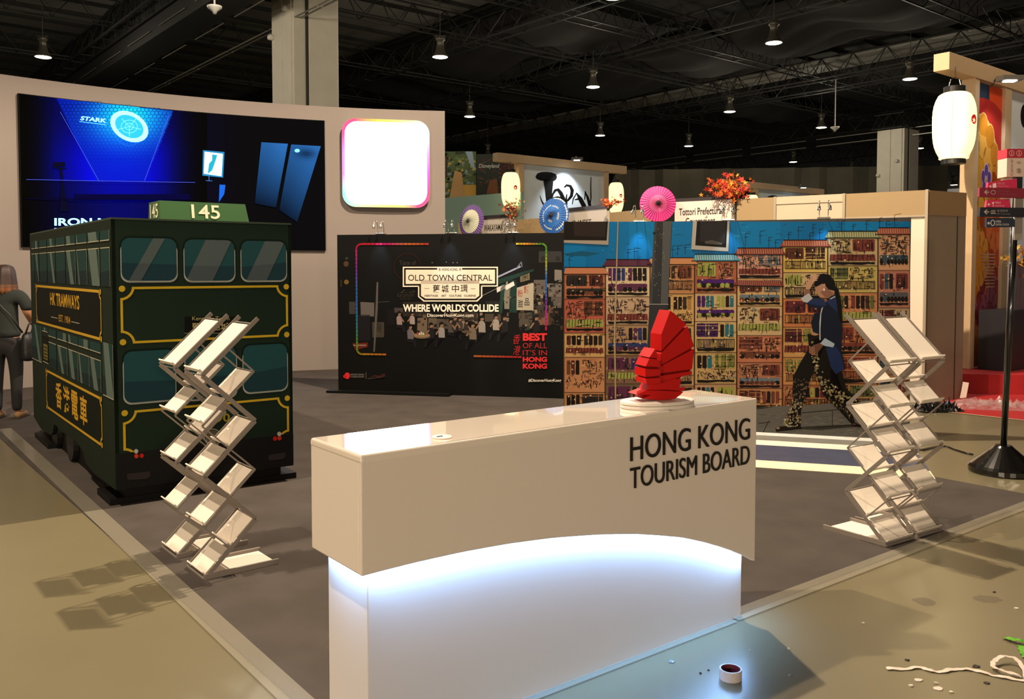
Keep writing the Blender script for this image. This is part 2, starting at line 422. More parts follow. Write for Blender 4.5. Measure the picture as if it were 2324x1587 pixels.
def ang(px, py=400): x, y, z = arc_hit(px, py); return math.atan2(y-KY, x-KX)
zt = (arc_hit(41, 213)[2]+arc_hit(736, 275)[2])/2; zb = (arc_hit(47, 560)[2]+arc_hit(738, 570)[2])/2
aL, aR = ang(43), ang(737)
led = empty('led_screen', (0, 0, 0), 0, 'wide curved video wall glowing blue with dark gallery scene on the pale wall', 'screen')
arc_slab(aR, aL, zb, zt, 0, .06).build('screen_housing', mat('led_housing', '#050506', .6, spec=.1), led)
# LED picture
def sm(t): t = max(0, min(1, t)); return t*t*(3-2*t)
def inside(x, y, poly):
    c = False; n = len(poly)
    for i in range(n):
        x1, y1 = poly[i]; x2, y2 = poly[(i+1) % n]
        if (y1 > y) != (y2 > y) and x < (x2-x1)*(y-y1)/(y2-y1)+x1: c = not c
    return c
TRAP = [(128, 222), (392, 252), (330, 411), (218, 411)]
def led_col(x, y):
    # returns display colour 0..1
    horizon = 408+(x-60)*.012
    d = math.exp(-((x-270)/165)**2)*math.exp(-((y-350)/110)**2)
    if x < 470:
        b = .10+.85*math.exp(-(((x-265)/135)**2))*(.55+.45*sm((y-250)/120))
        if y > horizon: b = .62*math.exp(-((x-275)/150)**2)*(.9 if y < 450 else .55)
        b *= sm((470-x)/110)
        if x < 120: b *= sm((x-55)/70)*.9
        r, g_, bl = .0, .02*b, b
        if y < 250 and x > 392: bl *= .3
        if inside(x, y, TRAP):
            q = math.exp(-((x-290)/85)**2-((y-262)/62)**2)
            r, g_, bl = .0+.1*q, .08+.8*q, .55+.45*q+.2*b
    else:
        r = g_ = .012; bl = .02+.05*math.exp(-((x-480)/40)**2)
    return [r, g_, min(bl, 1)]
scr = Art(step=.0025); scr.wrap = lambda x, y, o_: arc_hit(x, y, .066+o_)
NX, NY = 260, 110
def edge(xf, yf):
    top = 213+(275-213)*xf; 
    # true curve top/bottom by angle
    a = aL+(aR-aL)*xf; x, y = arc_pt(a, .066); return x, y, zb+(zt-zb)*(1-yf)
def proj(x, y, z):
    dz = z-CH; zc = y*math.cos(TH)-dz*math.sin(TH); yc = y*math.sin(TH)+dz*math.cos(TH)
    return CX+F*x/zc, CY-F*yc/zc
vs = []; fs = []; cs = []; vc = []
for i in range(NX+1):
    for j in range(NY+1):
        x, y, z = edge(i/NX*.996+.002, j/NY*.99+.005); vs.append((x, y, z)); px, py = proj(x, y, z); vc.append(srgb(led_col(px, py)))
for i in range(NX):
    for j in range(NY):
        a = i*(NY+1)+j; f = (a, a+1, a+NY+2, a+NY+1); fs.append(f); cs.append([vc[k] for k in f])
LEDM = print_mat('led_emission', .5, emit=1.3)
link_mesh('screen_picture', vs, fs, LEDM, led, cols=cs)
def E(r, g_, b): return (r, g_, b)
c7 = lambda x, y: (60+x/3.32, 230+y/3.32)
def A7(pts): return [c7(*p) for p in pts]
# hexagons
scr.layer = 4
hr = 17/3.32
for row in range(18):
    for c in range(30):
        hx = 228+c*29.5+(row % 2)*14.75; hy = 12+row*25.5; x, y = c7(hx, hy)
        if not inside(x, y, TRAP) or not inside(x+4, y+4, TRAP) or not inside(x-4, y, TRAP): continue
        fade = max(.25, 1-hy/520)
        q = math.exp(-((x-290)/85)**2-((y-262)/62)**2)
        for s_ in range(6):
            t0, t1 = PI/6+s_*PI/3, PI/6+(s_+1)*PI/3; r1, r0 = 17/3.32, 14/3.32
            bc = srgb(led_col(x, y)); dc = mix(bc, (0, 0, .05), .85*fade)
            scr.poly([(x+r1*math.cos(t0), y+r1*math.sin(t0)), (x+r1*math.cos(t1), y+r1*math.sin(t1)), (x+r0*math.cos(t1), y+r0*math.sin(t1)), (x+r0*math.cos(t0), y+r0*math.sin(t0))], dc)
LC = (.12, .4, 1.1)
for a, b in (((255, 80), (545, 598)), ((1075, 100), (890, 598)), ((0, 590), (1270, 612))): scr.line(A7([a, b]), .9, (.08, .12, .8))
scr.line(A7([(0, 735), (1250, 740)]), 1.8, (0, 0, .02))
scr.rect(*c7(360, 700), *c7(1230, 742), (0, 0, .03))
scr.layer = 8
x0, y0 = c7(775, 190)
for i in range(28):
    a, b = 2*PI*i/28, 2*PI*(i+1)/28
    P = lambda r1, r2, t: (x0+r1*math.cos(t)+.12*r2*math.sin(t), y0+r2*math.sin(t)+.18*r1*math.cos(t))
    scr.poly([P(43, 35, a), P(43, 35, b), P(32, 26, b), P(32, 26, a)], (.5, 1.6, 1.9))
    scr.poly([P(32, 26, a), P(32, 26, b), (x0, y0)], (.03, .55, .9))
scr.layer = 9
for t in range(5):
    a = t*PI*2/5+.3; scr.line([(x0, y0), (x0+28*math.cos(a), y0+22*math.sin(a))], 1.1, (.3, 1.3, 1.6))
for rr in (10, 19): scr.ring(x0, y0, rr, rr*.8, 1.1, (.3, 1.3, 1.6))
for rx, ry in ((52, 24), (36, 44)): scr.ring(x0, y0, rx, ry, .5, (.02, .3, .8), k=6)
scr.layer = 10
scr.text('STARK', A7([(402, 110), (600, 130), (612, 165), (405, 142)]), (.5, 1.5, 1.9), bold=.03, shear=.3)
scr.line(A7([(400, 152), (600, 178)]), 1.2, (.2, .9, 1.5))
scr.text('IRON MAN', A7([(210, 880), (795, 880), (795, 938), (210, 938)]), (.6, 1.5, 2.0), bold=.03)
scr.text('EXPERIENCE', A7([(210, 955), (795, 955), (795, 1010), (210, 1010)]), (.5, 1.4, 2.0), bold=.03)
# lectern silhouette
for pl in ([(202, 460), (290, 458), (292, 492), (205, 494)], [(198, 492), (305, 500), (300, 508), (245, 516), (205, 502)], [(245, 512), (270, 514), (278, 600), (300, 760), (330, 830), (250, 830), (262, 600)]):
    scr.poly(A7(pl), (.001, .001, .012))
# small lit picture and lift doors
scr.poly(A7([(1330, 368), (1492, 382), (1482, 575), (1326, 560)]), (.02, .22, .45), k=7)
scr.poly(A7([(1343, 380), (1480, 396), (1470, 565), (1336, 545)]), (1.3, 1.7, 1.8))
scr.poly(A7([(1400, 400), (1438, 405), (1425, 450), (1400, 520), (1366, 548), (1375, 470), (1398, 445)]), (.02, .4, .55), k=11)
scr.poly(A7([(1455, 628), (1500, 630), (1490, 700), (1450, 760)]), (.01, .12, .65))
scr.line(A7([(1375, 565), (1376, 600)]), 1, (.1, .3, .8)); scr.line(A7([(1352, 598), (1400, 600)]), .8, (.1, .3, .8))
def door(pts, dk=False):
    TL, TR, BR, BL = pts; N = 34; M = 14
    for i in range(M):
        for j in range(N):
            def P(u, v): return tuple((TL[k]*(1-u)+TR[k]*u)*(1-v)+(BL[k]*(1-u)+BR[k]*u)*v for k in (0, 1))
            u, v = i/M, j/N; b = (.17*(1-v)**1.1+.012)*(.8+.35*sm(u))
            if dk: b *= 1-.75*math.exp(-((u-.55)/.35)**2-((v-.1)/.07)**2)
            scr.poly(A7([P(u, v), P(u+1/M, v), P(u+1/M, v+1/N), P(u, v+1/N)]), (b*.10, b*.62, b*1.9))
door([(1770, 308), (1970, 320), (1880, 800), (1720, 770)]); door([(1995, 325), (2218, 338), (2040, 910), (1905, 820)], True)
scr.disc(*c7(2040, 372), 6, 4, (.3, 1.2, 1.8), k=12)
f_ = [f[::-1] for f in scr.f]
def face_cam(vs, f):
    a, b, c = (Vector(vs[f[i]]) for i in (0, 1, 2)); n = (b-a).cross(c-a); return f if n.dot(Vector((0, 0, CH))-a) > 0 else f[::-1]
link_mesh('screen_graphics', scr.v, [face_cam(scr.v, f) for f in scr.f], LEDM, led, cols=scr.c)
# lightbox
lbx = empty('lightbox_sign', (0, 0, 0), 0, 'square glowing white lightbox with rounded corners and rainbow rim', 'sign')
lc = [arc_hit(776, 374), arc_hit(973, 376)]
pA, pB = Vector(lc[0]), Vector(lc[1]); ztp = (arc_hit(776, 272)[2]+arc_hit(973, 276)[2])/2; zbt = (arc_hit(776, 470)[2]+arc_hit(973, 474)[2])/2
la = math.atan2(pB.y-pA.y, pB.x-pA.x); lw = math.hypot(pB.x-pA.x, pB.y-pA.y); lbx.location = (pA.x, pA.y, 0); lbx.rotation_euler = (0, 0, la)
def rr(x0, z0, x1, z1, r, n=8):
    o_ = []
    for cx, cz, a in ((x1-r, z0+r, -PI/2), (x1-r, z1-r, 0), (x0+r, z1-r, PI/2), (x0+r, z0+r, PI)):
        for i in range(n+1): t = a+PI/2*i/n; o_.append((cx+r*math.cos(t), cz+r*math.sin(t)))
    return o_
MB().prism(rr(0, zbt, lw, ztp, .21), -.12, -.02).build('sign_case', mat('sign_case_white', '#d8cfc4', .4), lbx)
MB().prism(rr(.03, zbt+.03, lw-.03, ztp-.03, .19), -.02, .1).build('wall_bracket', m_wall, lbx)
rim = Art(); outer = rr(0, zbt, lw, ztp, .21, 14); inner = rr(.045, zbt+.045, lw-.045, ztp-.045, .18, 14)
def rainbow(t):
    st = [(.95, .05, .1), (.9, .05, .55), (.35, .1, 1), (.3, .7, 1), (.5, 1, .4), (1, 1, .1), (1, .5, .05), (.95, .05, .1)]
    t = (t % 1)*7; i = int(t); return mix(st[i], st[i+1], t-i)
no = len(outer)
def resamp(poly, N):
    L = [0]; n = len(poly)
    for i in range(n): a, b = poly[i], poly[(i+1) % n]; L.append(L[-1]+math.hypot(b[0]-a[0], b[1]-a[1]))
    o_ = []; k = 0
    for i in range(N):
        s_ = L[-1]*i/N
        while L[k+1] < s_: k += 1
        a, b = poly[k], poly[(k+1) % n]; t = (s_-L[k])/max(L[k+1]-L[k], 1e-9); o_.append((a[0]+(b[0]-a[0])*t, a[1]+(b[1]-a[1])*t))
    return o_
cen = (lw/2, (zbt+ztp)/2)
ou = resamp(outer, 96); inn = [(cen[0]+(x-cen[0])*.935, cen[1]+(z-cen[1])*.935) for x, z in ou]
rc = [(1, .1, .25), (1, .1, .25), (1, .15, .7), (.9, .4, 1), (.6, .9, 1), (.9, 1, .5), (1, .95, .2), (1, .6, .1), (1, .1, .2), (.95, .1, .3), (1, .3, .9), (.8, .3, 1), (.3, .9, .8), (.6, 1, .5), (1, 1, .3), (1, .9, .2)]
for i in range(96):
    t = i/96*len(rc); k = int(t); c = tuple(v*1.5 for v in mix(rc[k], rc[(k+1) % len(rc)], t-k))
    j = (i+1) % 96; rim.poly([ou[i], ou[j], inn[j], inn[i]], c)
rim.layer = 2; rim.poly(inn, (17, 16.5, 17.5))
o = rim.build('lit_face', print_mat('lightbox_emission', .4, emit=1.0), lbx, off=.1215)
# ============================================================ floor lamps of the hall
m_shade = mat('lamp_reflector', '#6b675c', .35, metal=.5, alpha=1); m_hous = mat('lamp_housing', '#55524a', .5)
m_lens = mat('lamp_lens', '#fff3d8', .4, emit=14, ecol=(1, .84, .55))
lamps = [((98, 130), 'hall pendant lamp glowing at far upper left above the curved wall'),
 ((232, -8), 'hall pendant lamp cut by the top edge at the upper left'),
 ((999, 130), 'hall pendant lamp above the square lightbox'),
 ((1392, -5), 'hall pendant lamp cut by the top edge near the centre'),
 ((1346, 198), 'hall pendant lamp high over the white calligraphy sign'),
 ((1066, 265), 'hall pendant lamp just right of the curved wall end'),
 ((1756, 98), 'largest hall pendant lamp at upper right centre'),
 ((1656, 254), 'hall pendant lamp below and left of the largest pendant'),
 ((1563, 332), 'hall pendant lamp above the pink paper parasol'),
 ((1362, 308), 'small hall pendant lamp close above the beam of the white sign'),
 ((2065, 180), 'hall pendant lamp left of the near paper lantern'),
 ((1864, 290), 'hall pendant lamp left of the far column top'),
 ((1107, 353), 'small hall pendant lamp in front of the far hanging banners'),
 ((1800, 368), 'small hall pendant lamp above the second white sign frame'),
 ((1931, 388), 'small hall pendant lamp just left of the far column'),
 ((2086, 337), 'small hall pendant lamp just right of the far column'),
 ((1534, 400), 'small hall pendant lamp above the grey drape wall'),
 ((2165, 420), 'tiny hall pendant lamp low beside the wooden post')]
proto = None
for i, ((px, py), lab) in enumerate(lamps):
    p = fl(px, py, 8.0) if py < 410 else at(px, py, 60)
    if proto is None:
        L = empty('pendant_lamp', (p.x, p.y, p.z), 0, lab, 'lamp', 'pendant lamps under the hall roof')
        MB().lathe([(.10, .62), (.15, .6), (.15, .5), (.1, .46), (.12, .3), (.14, .2), (.235, .02), (.24, 0), (.2, .01)], (0, 0, 0), 20).build('reflector', m_shade, L, smooth=True)
        MB().lathe([(.001, -.006), (.19, -.006), (.225, .004), (.225, .012)], (0, 0, 0), 24).build('lens', m_lens, L)
        MB().tube([(0, 0, .6), (0, 0, 2.25)], .012, 6).build('cable', m_hous, L)
        MB().box(-.16, .16, -.03, .03, .6, .64).build('mounting_bar', m_hous, L)
        proto = L
    else:
        L = proto.copy(); COL.objects.link(L); L.location = (p.x, p.y, p.z); L['label'] = lab
        for ch in proto.children: c = ch.copy(); COL.objects.link(c); c.parent = L
for (px, py, Y, lab) in ((487, 14, 18, 'small white dome device hanging under the dark roof at left'), (1895, 288, 30, 'tiny white device hanging under the roof beside the far lamps')):
    p = at(px, py, Y); o = MB().lathe([(.03, -.16), (.06, -.1), (.14, -.04), (.15, 0), (.02, .02), (.015, 1.6)], (0, 0, 0), 16).build('ceiling_sensor', mat('dome_white', '#e8e4da', .4), loc=p, smooth=True); tag(o, lab, 'sensor')
# ============================================================ COUNTER
CB = Vector((-.469, 2.801, 0)); CA = .658; CL = 1.927; CD = .368; CZ = 1.015; CO = .043
ctr = empty('reception_counter', CB, CA, 'white glossy reception counter with arched underglow and black lettering', 'counter')
m_ctr = mat('counter_white', '#e4d8cc', .22, coat=.35); m_ctop = mat('counter_top_gloss', '#ece0d2', .05, coat=1)
MB().box(0, CL, 0, .285, 0, .70).build('base_cabinet', mat('counter_base_white', '#ddd6d2', .3, coat=.15), ctr, bevel=.004)
und = [(-.001, .626), (.09, .628), (.2, .629), (.298, .628), (.40, .626), (.482, .622), (.58, .617), (.68, .609), (.79, .599), (.894, .586), (1.01, .57), (1.127, .551), (1.25, .528), (1.381, .498), (1.52, .463), (1.66, .416), (1.76, .378), (1.841, .344), (1.93, .303), (1.99, .270)]
Lx = CL+CO*2
poly = [(s_-CO, z) for s_, z in und]+[(CL+CO, .262), (CL+CO, CZ), (-CO, CZ)]
ztopc = .30
# box shell : front skirt + left skirt + top body (hollow underneath so the light strip shows)
MB().prism(poly, -CO, -CO+.018).build('front_fascia', m_ctr, ctr, bevel=.006)
MB().box(-CO, -CO+.018, -CO+.018, CD-CO, .626, CZ-.002).build('side_fascia', m_ctr, ctr, bevel=.006)
MB().box(CL+CO-.018, CL+CO, -CO+.018, CD-CO, .28, CZ-.002).build('side_fascia', m_ctr, ctr, bevel=.006)
MB().box(-CO+.018, CL+CO-.018, CD-CO-.018, CD-CO, .64, CZ-.002).build('back_panel', m_ctr, ctr)
MB().box(-CO-.0015, CL+CO+.0015, -CO-.0015, CD-CO+.0015, CZ-.03, CZ).build('counter_top', m_ctop, ctr, bevel=.009)
m_led = mat('led_strip_white', '#ffffff', .5, emit=230, ecol=(.27, .53, 1.0))
# light strips hidden behind the fascia
g = MB()
for i in range(len(und)-1):
    (s0, z0), (s1, z1) = und[i], und[i+1]; s0 -= CO; s1 -= CO
    if s0 < -.02: s0 = -.02
    if s1 > CL+.02: s1 = CL+.02
    n = len(g.v); zo = .022
    g.v += [Vector((s0, -.0225, z0+zo)), Vector((s1, -.0225, z1+zo)), Vector((s1, -.003, z1+zo)), Vector((s0, -.003, z0+zo))]; g.f.append((n, n+3, n+2, n+1))
g.build('led_strip', m_led, ctr)
MB().add([(-.0225, -.01, .65), (-.0225, .27, .65), (-.003, .27, .65), (-.003, -.01, .65)], [(0, 1, 2, 3)]).build('led_strip', m_led, ctr)
# letters (raised)
def letters(txt, s0, s1, z0, z1, parent, m, bold=0.0, yf=-CO-.006, yb=-CO-.0005):
    vs, fs = text_geo(txt, bold, 6)
    par = list(range(len(vs)))
    def find(a):
        while par[a] != a: par[a] = par[par[a]]; a = par[a]
        return a
    for f in fs:
        for k in f[1:]: par[find(k)] = find(f[0])
    grp = {}
    for fi, f in enumerate(fs): grp.setdefault(find(f[0]), []).append(f)
    for r, gf in sorted(grp.items(), key=lambda kv: min(vs[i][0] for f in kv[1] for i in f)):
        idx = sorted({i for f in gf for i in f}); mp = {k: n for n, k in enumerate(idx)}; N = len(idx)
        P = [(s0+(s1-s0)*vs[i][0], z0+(z1-z0)*vs[i][1]) for i in idx]
        V = [(x, yf, z) for x, z in P]+[(x, yb, z) for x, z in P]; Fc = []
        ec = {}
        for f in gf:
            q = [mp[i] for i in f]; A = sum(P[q[i]][0]*P[q[(i+1) % len(q)]][1]-P[q[(i+1) % len(q)]][0]*P[q[i]][1] for i in range(len(q)))
            if A < 0: q = q[::-1]
            Fc.append(tuple(q))
            for i in range(len(q)): e = (q[i], q[(i+1) % len(q)]); ec[e] = 1
        for (a, b) in ec:
            if (b, a) not in ec: Fc.append((a, a+N, b+N, b))
        link_mesh('letter', V, Fc, m, parent)
m_let = mat('letter_black', '#0c0a0a', .35)
letters('HONG KONG', 1.197-CO, 1.958-CO, .834, .932, ctr, m_let, bold=0)
letters('TOURISM BOARD', 1.197-CO, 1.958-CO, .722, .808, ctr, m_let, bold=0)
# cable grommet on the top
gp = fl(1003, 994, CZ); o = MB().lathe([(.036, 0), (.036, .004), (.033, .006), (.001, .006)], (0, 0, 0), 28).build('cable_grommet', m_ctr); o.parent = ctr
o.location = (Matrix.Rotation(-CA, 3, 'Z') @ (gp-CB)).to_tuple()[0:2]+(CZ,)
MB().box(-.02, .002, -.004, .004, .0055, .0075).build('cable_slot', m_black, o)
# ============================================================ JUNK SHIP STATUE
sp = fl(1497, 907, CZ+.03); sang = math.radians(18)
Lb = fl(1420, 916, CZ); Rb = fl(1572, 903, CZ)
st = empty('junk_ship_statue', (sp.x, sp.y, CZ), sang, 'red slatted sailing junk ornament on white oval base atop counter', 'ornament')
m_red = mat('statue_red', '#b80905', .5, spec=.25); m_redin = mat('statue_red_inner', '#6d0805', .6, spec=.1)
m_wb = mat('ornament_base_white', '#e6ddd2', .4)
K = 1/6.104*sp.y/F
def sx(cx): return (cx-745)*K/.92
def sz(cy): return (1350-cy)*K+.032
MB().lathe([(.164, 0), (.168, .004), (.168, .013), (.164, .015)], (-.01, .0, 0), 40, .6).build('base_plate', m_wb, st)
MB().lathe([(.155, .015), (.168, .018), (.168, .028), (.163, .031)], (-.01, .0, 0), 40, .6).build('base_plate', m_wb, st)
def sail(name, poly, y0=-.045, y1=.055, m=m_red): return MB().prism([(sx(x), sz(y)) for x, y in poly], y0, y1).build(name, m, st, bevel=.0008)
sail('sail_slat', [(815, 110), (1050, 300), (690, 668), (692, 435)])
sail('sail_slat', [(685, 705), (1062, 330), (1160, 612), (682, 865)])
sail('sail_slat', [(645, 893), (1162, 648), (1135, 930), (560, 985)])
sail('sail_slat', [(545, 1022), (1132, 957), (1128, 1002), (910, 1045), (660, 1098), (560, 1062)])
sail('sail_core', [(800, 200), (1000, 320), (1130, 620), (1110, 960), (900, 1100), (720, 1110), (700, 450)], -.038, .048, m_redin)
y0s, y1s = -.075, .025
sail('foresail_slat', [(560, 622), (612, 752), (480, 738)], y0s, y1s)
sail('foresail_slat', [(482, 752), (620, 770), (642, 872), (432, 858)], y0s, y1s)
sail('foresail_slat', [(426, 892), (642, 902), (642, 990), (428, 1000)], y0s, y1s)
sail('foresail_slat', [(432, 1022), (642, 1020), (642, 1092), (520, 1110), (446, 1096)], y0s, y1s)
sail('foresail_core', [(545, 650), (600, 760), (620, 1080), (470, 1080), (450, 900)], y0s+.008, y1s-.008, m_redin)
sail('hull', [(505, 1195), (560, 1110), (700, 1098), (905, 1052), (985, 1070), (965, 1190), (1055, 1182), (1025, 1235), (760, 1205), (600, 1200)], -.04, .04)
sail('hull', [(350, 1252), (500, 1200), (740, 1215), (1020, 1243), (985, 1280), (900, 1338), (690, 1346), (440, 1312), (560, 1268)], -.04, .04)
sail('keel', [(640, 1330), (860, 1330), (850, 1352), (650, 1352)], -.02, .02, m_redin)
# ============================================================ TRAM
TB = Vector((-2.650, 5.822, 0)); TA = .645; TW = 1.246; TL_ = 3.305; TZ = 1.934; TZ0 = .122
tu = Vector((math.cos(TA), math.sin(TA), 0)); tv = Vector((-tu.y, tu.x, 0))
tram = empty('model_tram', TB, TA, 'dark green double decker tram mock-up with yellow lined panels', 'tram')
m_tg = mat('tram_green', '#0c2014', .5, spec=.2, noise=.03, nscale=3); m_tgs = mat('tram_green_side', '#1b261b', .7, spec=.1, noise=.03, nscale=3)
m_tb = mat('tram_black', '#080708', .55, spec=.2)
g = MB()
# body shell in local frame x = along front, y = depth
MB().box(0, TW, .004, TL_, .42, TZ).build('body', m_tg, tram)
MB().box(-.004, TW+.002, 0, .03, TZ0+.24, TZ).build('front_panel', m_tg, tram)
MB().box(-.004, TW+.002, -.004, .028, TZ0, TZ0+.245).build('bumper', m_tb, tram)
MB().box(-.004, TW+.004, -.002, TL_+.004, TZ-.0, TZ+.012).build('roof', mat('tram_roof', '#2a3a2a', .6), tram)
# side panel with wheel arch cut (polygon in y,z)
fs_side = plane_map(TB, TA+PI/2)   # s measured along +v (depth)
def side_pt(x, y, o=(60, 780), s=4.288): return fs_side(o[0]+x/s, o[1]+y/s)
arch = [side_pt(*q) for q in ((885, 1430), (670, 1265), (590, 1170), (560, 1050), (500, 960), (395, 880), (350, 860), (335, 850), (300, 800), (275, 785), (262, 870), (240, 890), (150, 830), (75, 745))]
arch[0] = (0, TZ0); arch[-1] = (TL_, .17)
side = [(s_, max(z, .1)) for s_, z in arch]+[(TL_, TZ), (0, TZ)]
def lprism(poly, x0, x1, name, m, parent):   # polygon in (y,z) extruded along x
    n = len(poly); A = sum(poly[i][0]*poly[(i+1) % n][1]-poly[(i+1) % n][0]*poly[i][1] for i in range(n))
    if A < 0: poly = poly[::-1]
    V = [(x0, y, z) for y, z in poly]+[(x1, y, z) for y, z in poly]
    Fc = [tuple(range(n))[::-1], tuple(range(n, 2*n))]+[(i, (i+1) % n, n+(i+1) % n, n+i) for i in range(n)]
    return link_mesh(name, V, Fc, m, parent)
lprism(side, -.006, .02, 'side_panel', m_tgs, tram); lprism(side, TW-.02, TW, 'side_panel', m_tgs, tram)
MB().box(.07, TW-.07, .07, TL_-.1, 0, .43).build('chassis', m_tb, tram)
MB().box(-.03, TW+.05, .06, .45, 0, .05).build('plinth', m_tb, tram)
MB().box(-.03, TW+.03, TL_-.9, TL_-.2, 0, .05).build('plinth', m_tb, tram)
for yy in (1.75, 2.45):
    for xx in (.03, TW-.07):
        V = []; 
        o = MB().tube([(xx, yy, .16), (xx+.04, yy, .16)], .15, 20).build('wheel', mat('tram_wheel', '#151313', .6), tram)
# front art
ff = plane_map(TB, TA)
fa = crop(ff, 0, 440, 3.32); fb = crop(ff, 0, 780, 3.32)
GOLD = '#b89a25'; SILV = '#9ba09a'
def sz_rect(fm, pts): # average a quad of crop points to an axis-aligned rectangle (x0,z0,x1,z1)
    q = [fm(*p) for p in pts]; xs = sorted(a for a, b in q); zs = sorted(b for a, b in q)
    return (xs[0]+xs[1])/2, (zs[0]+zs[1])/2, (xs[2]+xs[3])/2, (zs[2]+zs[3])/2
TFM = print_mat('tram_print', .7, spec=.08)
def clip_poly(poly, fn):  # clip by half-plane fn(p)>=0
    out = []
    for i in range(len(poly)):
        a, b = poly[i-1], poly[i]; fa_, fb_ = fn(a), fn(b)
        if (fa_ >= 0) != (fb_ >= 0):
            t = fa_/(fa_-fb_); out.append((a[0]+(b[0]-a[0])*t, a[1]+(b[1]-a[1])*t))
        if fb_ >= 0: out.append(b)
    return out
def window(fm, pts, bands, name='window', hill=None, r=.055):
    x0, z0, x1, z1 = sz_rect(fm, pts); w = x1-x0; h = z1-z0
    A = Art(step=.0006)
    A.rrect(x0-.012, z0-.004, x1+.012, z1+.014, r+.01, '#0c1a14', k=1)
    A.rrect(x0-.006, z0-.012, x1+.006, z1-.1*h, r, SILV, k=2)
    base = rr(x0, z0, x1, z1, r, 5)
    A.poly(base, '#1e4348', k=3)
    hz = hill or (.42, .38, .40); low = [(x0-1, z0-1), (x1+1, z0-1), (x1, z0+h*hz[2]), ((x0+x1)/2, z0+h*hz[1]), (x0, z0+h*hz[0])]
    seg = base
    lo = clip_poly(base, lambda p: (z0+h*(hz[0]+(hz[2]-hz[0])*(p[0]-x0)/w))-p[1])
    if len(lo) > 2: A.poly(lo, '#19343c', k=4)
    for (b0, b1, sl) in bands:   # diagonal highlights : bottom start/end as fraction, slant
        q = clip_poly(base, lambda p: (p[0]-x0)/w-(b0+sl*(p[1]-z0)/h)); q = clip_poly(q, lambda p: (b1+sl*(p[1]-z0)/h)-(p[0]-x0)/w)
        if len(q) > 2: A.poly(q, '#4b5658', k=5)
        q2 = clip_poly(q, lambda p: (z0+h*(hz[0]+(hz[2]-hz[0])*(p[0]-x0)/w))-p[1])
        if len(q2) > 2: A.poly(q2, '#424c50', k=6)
    return A.build(name, TFM, tram, off=.0015)
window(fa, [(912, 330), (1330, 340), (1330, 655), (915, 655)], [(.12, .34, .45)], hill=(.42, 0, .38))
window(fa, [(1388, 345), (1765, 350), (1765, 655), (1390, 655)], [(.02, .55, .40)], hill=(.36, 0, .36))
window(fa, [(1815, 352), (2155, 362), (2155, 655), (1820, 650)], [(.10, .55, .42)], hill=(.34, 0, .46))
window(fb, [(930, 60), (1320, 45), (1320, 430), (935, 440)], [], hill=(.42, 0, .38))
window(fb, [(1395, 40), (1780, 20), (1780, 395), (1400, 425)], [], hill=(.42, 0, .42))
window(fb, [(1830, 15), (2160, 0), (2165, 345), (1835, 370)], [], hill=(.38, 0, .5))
def frame(x0, z0, x1, z1, w, r, mapf, parent, name='gold_frame', col=GOLD, off=.002, dots=True, wx=1.0):
    A = Art(mapf, step=.0005)
    def arcp(cx, cz, a0, rr_, n=6): return [(cx+rr_*wx*math.cos(a0+PI/2*i/n), cz+rr_*math.sin(a0+PI/2*i/n)) for i in range(n+1)]
    ip = r
    path_o = []; 
    # concave corners
    P = [arcp(x0, z0, 0, r)[::-1], arcp(x1, z0, PI/2, r)[::-1], arcp(x1, z1, PI, r)[::-1], arcp(x0, z1, -PI/2, r)[::-1]]
    Q = [arcp(x0, z0, 0, r+w)[::-1], arcp(x1, z0, PI/2, r+w)[::-1], arcp(x1, z1, PI, r+w)[::-1], arcp(x0, z1, -PI/2, r+w)[::-1]]
    for a in range(4):
        for i in range(6): A.poly([P[a][i], P[a][i+1], Q[a][i+1], Q[a][i]], col, k=2)
    wxx = w*wx
    A.rect(x0+r*wx, z0, x1-r*wx, z0+w, col, k=1); A.rect(x0+r*wx, z1-w, x1-r*wx, z1, col, k=1)
    A.rect(x0, z0+r, x0+wxx, z1-r, col, k=1); A.rect(x1-wxx, z0+r, x1, z1-r, col, k=1)
    if dots:
        for cx, cz in ((x0+.012*wx, z0+.012), (x1-.012*wx, z0+.012), (x0+.012*wx, z1-.012), (x1-.012*wx, z1-.012)): A.disc(cx, cz, .021*wx, .021, col, k=3, n=14)
    return A.build(name, TFM, parent, off=off)
x0, z0, x1, z1 = sz_rect(fa, [(905, 700), (2168, 690), (2170, 1075), (910, 1130)]); U1 = (x0, z0, x1, z1)
frame(x0, z0, x1, z1, .016, .075, None, tram)
x0, z0, x1, z1 = sz_rect(fb, [(925, 510), (2175, 400), (2178, 740), (930, 885)]); U2 = (x0, z0, x1, z1)
frame(x0, z0, x1, z1, .016, .075, None, tram)
A = Art(fa, step=.0006)
A.rrect(0, 0, 0, 0, 0, '#000000') if False else None
q = [(1390, 925), (1785, 925), (1785, 1048), (1390, 1048)]
A.poly(q, '#0d0f0d', k=1)
A.text('Kennedy Town', [(1447, 925), (1727, 925), (1727, 962), (1447, 962)], '#a9a06a', k=2)
A.text('堅尼地城', [(1447, 972), (1730, 972), (1730, 1030), (1447, 1030)], '#a9a06a', bold=.01, k=2, res=2)
A.line([(1390, 1050), (1785, 1050)], 3, '#8f8f80', k=2)
A.build('destination_sign', TFM, tram, off=.002)
A = Art(fb, step=.0006)
A.text('190', [(1590, 530), (1730, 525), (1730, 588), (1590, 595)], '#93882f', bold=.02, k=2)
A.build('number_print', TFM, tram, off=.005); A = Art(fb, step=.0006)
A.ring(1600, 705, 66, 66, 8, '#8c8676', k=2); A.disc(1600, 705, 44, 44, '#5c5044', k=1); A.ring(1600, 705, 50, 50, 3, '#8c8676', k=2)
A.build('crest', TFM, tram, off=.005)
